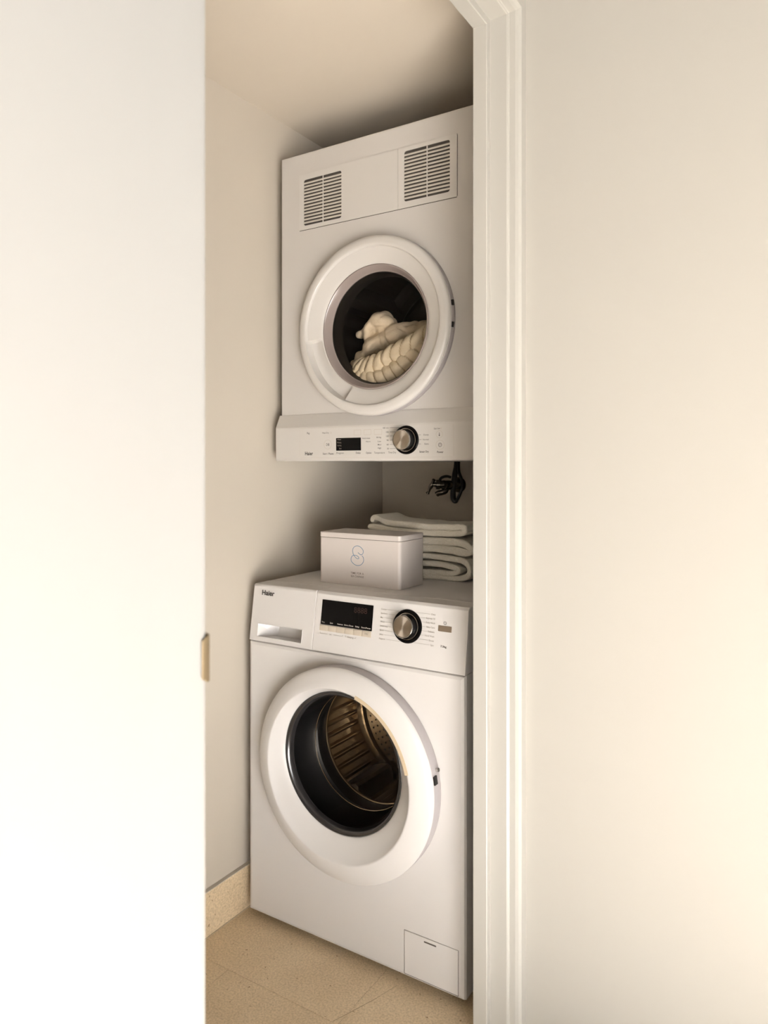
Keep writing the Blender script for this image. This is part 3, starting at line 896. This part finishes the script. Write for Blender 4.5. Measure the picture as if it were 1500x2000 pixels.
# vent cover: plate with two louvred openings
VX0, VX1, VZ0, VZ1 = 0.0990, 0.5530, 1.7325, 1.8755
g1, g2 = (0.1140, 0.2330, 1.7425, 1.8610), (0.4145, 0.5352, 1.7470, 1.8660)
def grid_plate(bm, xs, zs, skip, y0, y1_):
    V = {}
    def vt(i, k, y):
        key = (i, k, y)
        if key not in V: V[key] = bm.verts.new((xs[i], y, zs[k]))
        return V[key]
    nx, nz = len(xs) - 1, len(zs) - 1
    solid = lambda i, k: 0 <= i < nx and 0 <= k < nz and (i, k) not in skip
    for i in range(nx):
        for k in range(nz):
            if not solid(i, k): continue
            bm.faces.new((vt(i, k, y0), vt(i + 1, k, y0), vt(i + 1, k + 1, y0), vt(i, k + 1, y0)))
            bm.faces.new((vt(i, k, y1_), vt(i, k + 1, y1_), vt(i + 1, k + 1, y1_), vt(i + 1, k, y1_)))
            for (di, dk, a, b) in ((-1, 0, (0, 0), (0, 1)), (1, 0, (1, 0), (1, 1)), (0, -1, (0, 0), (1, 0)), (0, 1, (0, 1), (1, 1))):
                if not solid(i + di, k + dk):
                    bm.faces.new((vt(i + a[0], k + a[1], y0), vt(i + b[0], k + b[1], y0), vt(i + b[0], k + b[1], y1_), vt(i + a[0], k + a[1], y1_)))
    bmesh.ops.recalc_face_normals(bm, faces=bm.faces)
vc = bmesh.new()
xs = [VX0, g1[0], g1[1], 0.3970, g2[0], g2[1], VX1]
# two plates meeting at a seam
grid_plate(vc, [VX0, g1[0], g1[1], 0.3972], [VZ0, g1[2], g1[3], VZ1], {(1, 1)}, TY - 0.0022, TY + 0.0005)
grid_plate(vc, [0.3979, g2[0], g2[1], VX1], [VZ0, g2[2], g2[3], VZ1], {(1, 1)}, TY - 0.0022, TY + 0.0005)
vent = obj('vent_cover', vc, 'dplastic', td, smooth=0)
VF = Frame((0, TY, 0), (1, 0, 0), (0, 0, 1))
bm = bmesh.new()
VF.line(bm, [(VX0, VZ0 - 0.0007), (VX1 - 0.001, VZ0 - 0.0007)], 0.0015, 0.0003); VF.line(bm, [(VX1 + 0.0006, VZ0 + 0.002), (VX1 + 0.0006, VZ1 - 0.002)], 0.0013, 0.0003)
obj('vent_gap', bm, 'seam', vent, smooth=0)
bm = bmesh.new()
VF.line(bm, [(VX0 - 0.0005, VZ0), (VX0 - 0.0005, VZ1)], 0.0010, 0.0003); VF.line(bm, [(VX0, VZ1 + 0.0005), (VX1, VZ1 + 0.0005)], 0.0010, 0.0003)
obj('upper_gap', bm, 'pale_line', vent, smooth=0)
def rbox_hole_corner(g):   # small fillets that round the openings' corners
    bm_ = bmesh.new()
    for cx_, cz_, sx, sz in ((g[0], g[2], 1, 1), (g[1], g[2], -1, 1), (g[1], g[3], -1, -1), (g[0], g[3], 1, -1)):
        r_ = 0.006
        pts = [(cx_, cz_)]
        for k in range(6):
            a = math.radians(180 + 90 * k / 5)
            pts.append((cx_ + sx * (r_ + r_ * math.cos(a)), cz_ + sz * (r_ + r_ * math.sin(a))))
        f0 = bm_.faces.new([bm_.verts.new((x, TY - 0.0022, z)) for x, z in pts])
        ex = bmesh.ops.extrude_face_region(bm_, geom=[f0])
        bmesh.ops.translate(bm_, verts=[v for v in ex['geom'] if isinstance(v, bmesh.types.BMVert)], vec=(0, 0.0025, 0))
    bmesh.ops.recalc_face_normals(bm_, faces=bm_.faces)
    return bm_
slat_me = {}
for gi, (g, xm) in enumerate(((g1, 0.1755), (g2, 0.4760))):
    obj('opening_corners', rbox_hole_corner(g), 'dplastic', vent, smooth=0)
    obj('vent_cavity', B(g[0] - .001, g[1] + .001, TY - 0.0004, TY - 0.0002, g[2] - .001, g[3] + .001), 'cavity', vent, smooth=0)
    obj('rib', B(xm - 0.0012, xm + 0.0012, TY - 0.0024, TY - 0.0004, g[2], g[3], bev=0.0004, seg=1), 'dplastic', vent)
    ns = 14
    pitch = (g[3] - g[2]) / ns
    for k in range(ns - 1):
        z = g[2] + (k + 1) * pitch
        w = g[1] - g[0]
        if gi not in slat_me:
            b = bmesh.new()
            prism_x(b, [(-0.0020, -0.0028), (-0.0020, -0.0004), (-0.0004, 0.0022), (-0.0003, -0.0028)], 0, w, bev=0.0003)
            me = bpy.data.meshes.new('slat'); b.to_mesh(me); b.free(); me.materials.append(M['slat'])
            slat_me[gi] = me
        s = bpy.data.objects.new('slat', slat_me[gi])
        COL.objects.link(s); s.parent = vent
        s.location = Vector((g[0], TY, z)) - ORG[vent]

# door
c2 = (CX, CZ)
R = [(*c2, 0.190, 0.1190), (*c2, 0.2040, 0.1180), (*c2, 0.2070, 0.1060), (*c2, 0.2146, 0.1035), (*c2, 0.2150, 0.1010), (*c2, 0.2138, 0.0965), (*c2, 0.2100, 0.0932), (*c2, 0.2050, 0.0915), (*c2, 0.1970, 0.0908),
     (*c2, 0.1915, 0.0912), (*c2, 0.1903, 0.0922), (*c2, 0.1880, 0.0975), (*c2, 0.1800, 0.1010), (*c2, 0.1700, 0.1048), (*c2, 0.1600, 0.1088), (*c2, 0.1530, 0.1118), (*c2, 0.1512, 0.1135), (*c2, 0.1510, 0.1230)]
def grip(i, a):
    d = math.degrees(a) % 360
    w = max(0.0, min(1.0, (d - 186) / 1.5)) * max(0.0, min(1.0, (247 - d) / 1.5))
    return (0, w * {10: 0.004, 11: 0.017, 12: 0.0175, 13: 0.0125, 14: 0.0055}.get(i, 0))
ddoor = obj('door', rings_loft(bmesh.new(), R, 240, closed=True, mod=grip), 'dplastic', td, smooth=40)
R = [(*c2, 0.1512, 0.1140), (*c2, 0.1500, 0.1122), (*c2, 0.1480, 0.1118), (*c2, 0.1462, 0.1132), (*c2, 0.1400, 0.1290), (*c2, 0.1378, 0.1325), (*c2, 0.1365, 0.1330), (*c2, 0.1365, 0.140)]
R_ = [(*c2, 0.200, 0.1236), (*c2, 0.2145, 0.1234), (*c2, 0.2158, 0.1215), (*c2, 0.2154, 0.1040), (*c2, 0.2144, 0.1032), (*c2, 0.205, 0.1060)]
obj('shaded_rim_flank', rings_loft(bmesh.new(), R_, 128, closed=True), 'flank_shade', ddoor, smooth=40)  # dark edge round the rim, shade painted as grey
obj('bezel', rings_loft(bmesh.new(), R, 128), 'bezel', ddoor, label='mauve-tinted ring round the glass')
R = [(*c2, 0.1376, 0.1332), (*c2, 0.1350, 0.1336), (*c2, 0.1330, 0.140), (*c2, 0.131, 0.150), (*c2, 0.1315, 0.172)]
obj('glass_seal', rings_loft(bmesh.new(), R, 96), 'black_matt', ddoor)
R = [(*c2, 0.1362, 0.1345), (*c2, 0.12, 0.1365), (*c2, 0.08, 0.1390), (*c2, 0.03, 0.1400)]
obj('door_glass', rings_loft(bmesh.new(), R, 96, cap1=True), 'gl_dryer', ddoor)
for dz_ in (-0.0255, 0.0235):
    a = math.asin(dz_ / 0.2150)
    p = Vector((CX + 0.2153 * math.cos(a), 0.1075, CZ + 0.008 + dz_))
    f_ = Frame(p, (0, -1, 0), (-math.sin(a), 0, math.cos(a)))
    bm = bmesh.new(); f_.box(bm, -0.0030, 0.0030, -0.006, 0.006, -0.004, 0.0003)
    obj('hinge_slot', bm, 'black_matt', ddoor, smooth=0)
bm = bmesh.new()
rings_loft(bm, [(*c2, 0.1700, 0.150), (*c2, 0.172, 0.158), (*c2, 0.235, 0.170), (*c2, 0.262, 0.195), (*c2, 0.262, 0.540), (*c2, 0.24, 0.56), (*c2, 0.02, 0.565)], 96, cap1=True)
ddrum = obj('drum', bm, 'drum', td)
for k in range(3):
    a0 = math.radians(28 + 120 * k)
    bm = bmesh.new(); prev = None
    for j in range(5):
        y = 0.20 + 0.33 * j / 4
        row = [bm.verts.new((CX + (0.263 - h) * math.cos(a0 + da), y, CZ + (0.263 - h) * math.sin(a0 + da))) for da, h in ((-.16, 0), (-.06, .05), (.06, .05), (.16, 0))]
        if prev:
            for q_ in range(3): bm.faces.new((prev[q_], prev[q_ + 1], row[q_ + 1], row[q_]))
        else: bm.faces.new(row)
        prev = row
    bm.faces.new(prev[::-1]); bmesh.ops.recalc_face_normals(bm, faces=bm.faces)
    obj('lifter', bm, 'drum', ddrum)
bm = bmesh.new()
rings_loft(bm, [(*c2, 0.215, 0.562), (*c2, 0.205, 0.553), (*c2, 0.195, 0.553), (*c2, 0.185, 0.562)], 72)
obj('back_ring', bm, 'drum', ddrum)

# ------------------------------------------------------------ laundry seen through the dryer glass
def lump(parts, voxel, seedv, amp, fq):
    """soft heap: ellipsoids fused, smoothed, then creased with noise"""
    bm = bmesh.new()
    for (c, r, rot) in parts:
        m4 = Matrix.Translation(c) @ Matrix.Rotation(rot, 4, 'Y') @ Matrix.Diagonal((*r, 1))
        bmesh.ops.create_icosphere(bm, subdivisions=3, radius=1.0, matrix=m4)
    me = bpy.data.meshes.new('heap'); bm.to_mesh(me); bm.free()
    o = bpy.data.objects.new('heap', me); COL.objects.link(o)
    rm = o.modifiers.new('r', 'REMESH'); rm.mode = 'VOXEL'; rm.voxel_size = voxel
    sm = o.modifiers.new('s', 'SMOOTH'); sm.iterations = 6; sm.factor = 0.5
    dg = bpy.context.evaluated_depsgraph_get()
    nm = bpy.data.meshes.new_from_object(o.evaluated_get(dg))
    bpy.data.objects.remove(o)
    bm = bmesh.new(); bm.from_mesh(nm); bpy.data.meshes.remove(nm)
    bm.normal_update()
    for v in bm.verts:
        q_ = Vector((v.co.x * fq, v.co.y * fq * 0.8, v.co.z * fq)) + Vector((seedv, 0, 0))
        d = 0.7 * noise.noise(q_) - 1.5 * max(0.0, 0.22 - abs(noise.noise(q_ * 0.8 + Vector((9, 2, 5))))) / 0.22 * 0.5 + 0.3 * abs(noise.noise(q_ * 2.1))
        # drape folds running up to the right
        w = (q_.z - q_.x * 0.75) * 4.2 + 2.6 * noise.noise(q_ * 0.55 + Vector((4, 7, 1)))
        d += 0.75 * (abs(math.sin(w)) ** 0.6 - 0.6) * (0.4 + 0.6 * noise.noise(q_ * 0.7 + Vector((1, 8, 2))))
        v.co += v.normal * d * amp
    return bm
h1 = [(Vector((0.222, 0.245, 1.402)), (0.040, 0.045, 0.022), -0.72), (Vector((0.262, 0.252, 1.436)), (0.050, 0.05, 0.030), -0.66),
      (Vector((0.318, 0.265, 1.455)), (0.062, 0.06, 0.038), -0.25), (Vector((0.385, 0.28, 1.462)), (0.072, 0.06, 0.034), 0.05), (Vector((0.450, 0.29, 1.450)), (0.065, 0.06, 0.038), 0.1),
      (Vector((0.283, 0.242, 1.496)), (0.036, 0.04, 0.030), 0.35), (Vector((0.252, 0.232, 1.478)), (0.015, 0.03, 0.040), 0.45), (Vector((0.228, 0.240, 1.476)), (0.030, 0.022, 0.013), -0.35),
      (Vector((0.334, 0.345, 1.335)), (0.165, 0.11, 0.120), 0.0), (Vector((0.334, 0.42, 1.330)), (0.15, 0.10, 0.105), 0.0)]
single('towel', lump(h1, 0.0035, 3.7, 0.0085, 22), 'cloth', 'smooth cream towel heaped in the dryer drum behind the round glass', 'towel', (0.33, 0.3, 1.3), smooth=180)
# waffle-striped towel: a rolled ribbon of ridges lying along the bottom of the glass
def ribbed(path, rad, ribs, seedv, lay):
    pts = spline(path, 40)
    s, n = 0.0, 26
    attr = []
    prev, up = None, Vector((0, -1, 0))
    for i, p in enumerate(pts):
        t = (pts[min(i + 1, len(pts) - 1)] - pts[max(i - 1, 0)]).normalized()
        a = t.cross(up).normalized()
        f = i / (len(pts) - 1)
        row = []
        for k in range(n):
            th = 2 * PI * k / n
            ph = f * ribs + 0.35 * math.sin(th * 1.0 + seedv) + 0.28 * noise.noise(Vector((f * 5, th, seedv)))
            g = abs(math.sin(PI * ph))
            r_ = rad * (0.80 + 0.24 * g ** 0.45) * (1 + 0.14 * noise.noise(Vector((f * 7, 2 * math.cos(th), seedv + math.sin(th)))))
            fall = math.sqrt(max(0.0, min(1, min(f, 1 - f) * 9)))
            v = lay.verts.new(p + (a * math.cos(th) * 1.15 + up * math.sin(th)) * r_ * (0.25 + 0.75 * fall))
            v[LS] = max(0.0, 1 - g * 4.6)
            row.append(v)
        if prev:
            for k in range(n):
                lay.faces.new((prev[k], prev[(k + 1) % n], row[(k + 1) % n], row[k]))
        else:
            lay.faces.new(row[::-1])
        prev = row
    lay.faces.new(prev)
bm = bmesh.new()
LS = bm.verts.layers.float.new('stripe')
ribbed([(0.232, 0.188, 1.385), (0.262, 0.182, 1.370), (0.300, 0.178, 1.372), (0.345, 0.178, 1.390), (0.395, 0.184, 1.412), (0.445, 0.195, 1.438), (0.48, 0.20, 1.46)], 0.026, 11, 1.3, bm)
ribbed([(0.215, 0.188, 1.372), (0.250, 0.174, 1.345), (0.295, 0.170, 1.336), (0.345, 0.172, 1.348), (0.395, 0.176, 1.372), (0.445, 0.186, 1.402), (0.475, 0.19, 1.43)], 0.024, 13, 4.1, bm)
bmesh.ops.recalc_face_normals(bm, faces=bm.faces)
single('towel', bm, 'stripe', 'cream towel with thin tan stripes bunched at the bottom of the dryer glass', 'towel', (0.33, 0.17, 1.33), smooth=180)

# ------------------------------------------------------------ storage tin on the washing machine
tin = thing('storage_tin', 'matt white lidded tin with a blue loop emblem standing on the washing machine', 'tin', (0.2826, 0.183, WZT))
def rbox(bm, x0, x1, y0, y1_, z0, z1, r, rt):
    """box with rounded upright edges (r) and a softened top edge (rt)"""
    def outline(ins):
        out = []
        for (cx_, cy_, a0) in ((x1 - r, y1_ - r, 0), (x0 + r, y1_ - r, 90), (x0 + r, y0 + r, 180), (x1 - r, y0 + r, 270)):
            for k in range(7):
                a = math.radians(a0 + 15 * k)
                out.append((cx_ + (r - ins) * math.cos(a), cy_ + (r - ins) * math.sin(a)))
        return out
    lv = [(0.0006, z0), (0, z0 + 0.0006), (0, z1 - rt), (rt * 0.3, z1 - rt * 0.3), (rt, z1)]
    rows_ = [[bm.verts.new((x, y, z)) for x, y in outline(i_)] for i_, z in lv]
    m = len(rows_[0])
    for A_, C_ in zip(rows_[:-1], rows_[1:]):
        for k in range(m): bm.faces.new((A_[k], A_[(k + 1) % m], C_[(k + 1) % m], C_[k]))
    bm.faces.new(rows_[0][::-1]); bm.faces.new(rows_[-1])
    return bm
bx0, bx1, by0, by1, bzs, bzt = 0.1628, 0.4025, 0.1245, 0.2410, 0.9432, 0.9563
obj('body', rbox(bmesh.new(), bx0 + .0002, bx1 - .0002, by0 + .0002, by1 - .0002, WZT, bzs - 0.0009, 0.0072, 0.0008), 'tin', tin)
obj('lid_gap', rbox(bmesh.new(), bx0 + .0030, bx1 - .0030, by0 + .0030, by1 - .0030, bzs - 0.002, bzs + 0.002, 0.006, 0.0005), 'seam', tin)
obj('lid', rbox(bmesh.new(), bx0 - .0003, bx1 + .0003, by0 - .0003, by1 + .0003, bzs, bzt, 0.0075, 0.0022), 'tin', tin)
TF = Frame((0, by0 + 0.0004, 0), (1, 0, 0), (0, 0, 1))
S = [(0.2812, 0.9097), (0.2857, 0.9066), (0.2905, 0.9049), (0.2954, 0.9079), (0.297, 0.914), (0.2937, 0.9198), (0.2865, 0.9248), (0.2784, 0.9263), (0.2702, 0.9231),
     (0.2657, 0.9168), (0.2657, 0.91), (0.2686, 0.9028), (0.2743, 0.8971), (0.28, 0.8941), (0.2836, 0.8957), (0.2828, 0.8987), (0.2767, 0.9023), (0.2669, 0.902),
     (0.262, 0.8976), (0.2604, 0.8914), (0.2628, 0.8855), (0.2718, 0.8794), (0.2816, 0.8777), (0.2905, 0.8807), (0.297, 0.8879), (0.2978, 0.8947), (0.2962, 0.8999), (0.2929, 0.9024)]
pp = spline([(x, 0, z) for x, z in S], 5)
bm = tube(bmesh.new(), [TF.p(p.x, p.z, 0.0001) for p in pp], 0.00068, 6)
obj('emblem', bm, 'ink_blue', tin, label='thin blue looped line emblem')
bm = bmesh.new()
write(bm, TF, 'TIME FOR A', 0.2596, 0.2984, 0.8560, 0.0050, 0.0005, 0.003)
write(bm, TF, 'SEA CHANGE', 0.2600, 0.2984, 0.8483, 0.0050, 0.0005, 0.003)
obj('lettering', bm, 'ink_brown', tin, smooth=0)

# ------------------------------------------------------------ folded towels
def folded(path, thick, y0, y1_, seedv, ny=16, per=8):
    pts = spline([(x, 0, z) for x, z in path], per)
    n = len(pts)
    L_, R_ = [], []
    for i, p in enumerate(pts):
        t = (pts[min(i + 1, n - 1)] - pts[max(i - 1, 0)]).normalized()
        nr = Vector((-t.z, 0, t.x))
        h = thick / 2 * (1 + 0.12 * noise.noise(Vector((i * 0.21, seedv, 0))))
        L_.append((p, nr, h))
    t0 = (pts[0] - pts[1]).normalized(); t1 = (pts[-1] - pts[-2]).normalized()
    outline = [(p + nr * h) for p, nr, h in L_]
    for k in range(1, 6):
        a = PI * k / 6
        p, nr, h = L_[-1]
        outline.append(p + nr * h * math.cos(a) + t1 * h * math.sin(a))
    outline += [(p - nr * h) for p, nr, h in L_[::-1]]
    for k in range(1, 6):
        a = PI * k / 6
        p, nr, h = L_[0]
        outline.append(p - nr * h * math.cos(a) + t0 * h * math.sin(a))
    cen = sum(outline, Vector()) / len(outline)
    bm = bmesh.new()
    rows_ = []
    ys = [y0 + 0.0, y0 + 0.0015, y0 + 0.005] + [y0 + 0.005 + (y1_ - y0 - 0.01) * (k + 1) / ny for k in range(ny)]
    for j, y in enumerate(ys):
        row = []
        m_ = len(outline)
        for i, p in enumerate(outline):
            w = 0.0016 * noise.noise(Vector((p.x * 30, y * 14, p.z * 30 + seedv)))
            yy = y + 0.0045 * noise.noise(Vector((p.x * 14 + seedv, p.z * 40, 0)))
            q_ = p + Vector((w, 0, w))
            if j == 0 or j == 1:                 # soften the cut edge towards the ribbon's centre line
                c_ = L_[i][0] if i < n else (L_[2 * n + 4 - i][0] if n + 5 <= i < 2 * n + 5 else (L_[-1][0] if i < n + 5 else L_[0][0]))
                q_ = q_.lerp(c_, 0.45 if j == 0 else 0.14)
            row.append(bm.verts.new((q_.x, yy, max(q_.z, WZT + 0.0004))))
        rows_.append(row)
    m = len(outline)
    for A_, C_ in zip(rows_[:-1], rows_[1:]):
        for k in range(m): bm.faces.new((A_[k], A_[(k + 1) % m], C_[(k + 1) % m], C_[k]))
    # end faces: ribbon strips between the two sides
    for row, fl_ in ((rows_[0], False), (rows_[-1], True)):
        for i in range(n - 1):
            q4 = (row[i], row[i + 1], row[2 * n + 4 - (i + 1)], row[2 * n + 4 - i])
            bm.faces.new(q4 if fl_ else q4[::-1])
        bm.faces.new([row[n - 1 + k] for k in range(7)] if fl_ else [row[n - 1 + k] for k in range(7)][::-1])
        e_ = [row[2 * n + 4 + k] for k in range(6)] + [row[0]]
        bm.faces.new(e_ if fl_ else e_[::-1])
    bmesh.ops.recalc_face_normals(bm, faces=bm.faces)
    return bm
T1 = [(0.1929, 0.9558), (0.2709, 0.95), (0.3502, 0.947), (0.4048, 0.9482), (0.4472, 0.9490), (0.4712, 0.9525), (0.4790, 0.9600), (0.4690, 0.9672), (0.4367, 0.9655), (0.3831, 0.9635), (0.3167, 0.9655), (0.2476, 0.9700), (0.2180, 0.9800), (0.2060, 0.9810), (0.2010, 0.9745)]
T2 = [(0.1905, 0.9189), (0.2939, 0.9226), (0.3831, 0.9266), (0.4577, 0.9262), (0.4867, 0.9170), (0.4907, 0.9069), (0.4781, 0.9018), (0.4381, 0.9060), (0.3831, 0.9075), (0.3167, 0.9054), (0.2002, 0.8982)]
T3 = [(0.2400, 0.8437), (0.3167, 0.8437), (0.4048, 0.8457), (0.443, 0.8469), (0.4608, 0.8549), (0.443, 0.8639), (0.4048, 0.8677), (0.3391, 0.8668), (0.2322, 0.8587), (0.2005, 0.8652), (0.2122, 0.8768), (0.3391, 0.8875), (0.4048, 0.8859), (0.4577, 0.8828), (0.4867, 0.8729), (0.4938, 0.8553), (0.4805, 0.8390), (0.4472, 0.8341), (0.3391, 0.8335), (0.2002, 0.8335)]
grp = 'folded towels stacked on the washing machine'
for path, th, lab, sd, dy in ((T3, 0.0146, 'folded cream towel at the bottom of the stack, lying on the washing machine', 1.0, 0.0),
                              (T2, 0.0200, 'folded cream towel in the middle of the stack beside the tin', 2.0, 0.004),
                              (T1, 0.0168, 'folded cream towel on top of the stack, its left end curling up', 3.0, 0.0)):
    single('folded_towel', folded(path, th, 0.312 + dy, 0.435 - dy, sd), 'towel', lab, 'towel', (0.34, 0.42, min(z for _, z in path) - th / 2), grp, smooth=60)

# ------------------------------------------------------------ tap and hose on the back wall
tap = thing('wall_tap', 'chrome tap with a cross-bar handle on the back wall under the dryer', 'tap', (0.277, YB, 1.066))
X, Yv, Z = Vector((1, 0, 0)), Vector((0, 1, 0)), Vector((0, 0, 1))
obj('wall_flange', lathe(bmesh.new(), Vector((0.282, YB, 1.064)), X, Z, -Yv, [(0.024, 0), (0.024, 0.003), (0.016, 0.012), (0.013, 0.016)], 28), 'tap_chrome', tap)
bm = tube(bmesh.new(), [(0.282, YB - 0.01, 1.064), (0.282, 0.645, 1.064), (0.278, 0.618, 1.064), (0.272, 0.600, 1.0645)], [0.012, 0.012, 0.0155, 0.0145], 18)
obj('valve_body', bm, 'tap_chrome', tap)
hd = Vector((-0.82, -0.55, 0.0)).normalized()
c0 = Vector((0.270, 0.605, 1.066))
bm = tube(bmesh.new(), [c0, c0 + hd * 0.012, c0 + hd * 0.013, c0 + hd * 0.024, c0 + hd * 0.025, c0 + hd * 0.036], [0.0125, 0.0125, 0.015, 0.0145, 0.0075, 0.006], 18)
obj('spindle', bm, 'tap_chrome', tap)
hc = c0 + hd * 0.040 + Vector((0, 0, -0.006))
hv = Vector((0.45, 0.0, 0.86)).normalized()
pts = [hc - hv * 0.026, hc - hv * 0.0235, hc - hv * 0.019, hc - hv * 0.008, hc, hc + hv * 0.008, hc + hv * 0.019, hc + hv * 0.0235, hc + hv * 0.026]
obj('handle', tube(bmesh.new(), pts, [0.003, 0.0062, 0.0045, 0.0050, 0.0072, 0.0050, 0.0045, 0.0062, 0.003], 14), 'tap_chrome', tap)
bm = tube(bmesh.new(), spline([(0.276, 0.612, 1.056), (0.274, 0.606, 1.046), (0.266, 0.600, 1.042), (0.256, 0.597, 1.040), (0.250, 0.596, 1.036)], 5), [0.0085] * 21, 14)
obj('spout', bm, 'tap_chrome', tap)
bm = tube(bmesh.new(), spline([(0.258, 0.60, 1.076), (0.262, 0.603, 1.086), (0.275, 0.61, 1.091), (0.286, 0.62, 1.088)], 6), 0.0042, 10)
obj('bonnet_clip', bm, 'black_hose', tap)
hp = [(0.291, 0.655, 1.20), (0.291, 0.650, 1.13), (0.290, 0.640, 1.10), (0.291, 0.630, 1.07), (0.291, 0.625, 1.04), (0.294, 0.622, 1.022), (0.302, 0.620, 1.015), (0.310, 0.620, 1.025), (0.319, 0.620, 1.043), (0.3235, 0.622, 1.062), (0.318, 0.626, 1.084), (0.306, 0.634, 1.105), (0.300, 0.645, 1.135), (0.300, 0.655, 1.20)]
sp = spline(hp, 8)
rad = [0.0085 if i < 8 * 5 else max(0.0048, 0.0085 - 0.0037 * (i - 40) / 14) for i in range(len(sp))]
single('water_hose', tube(bmesh.new(), sp, rad, 12), 'black_hose', 'black rubber hose looping down from behind the dryer next to the tap', 'hose', (0.30, 0.63, 1.06))
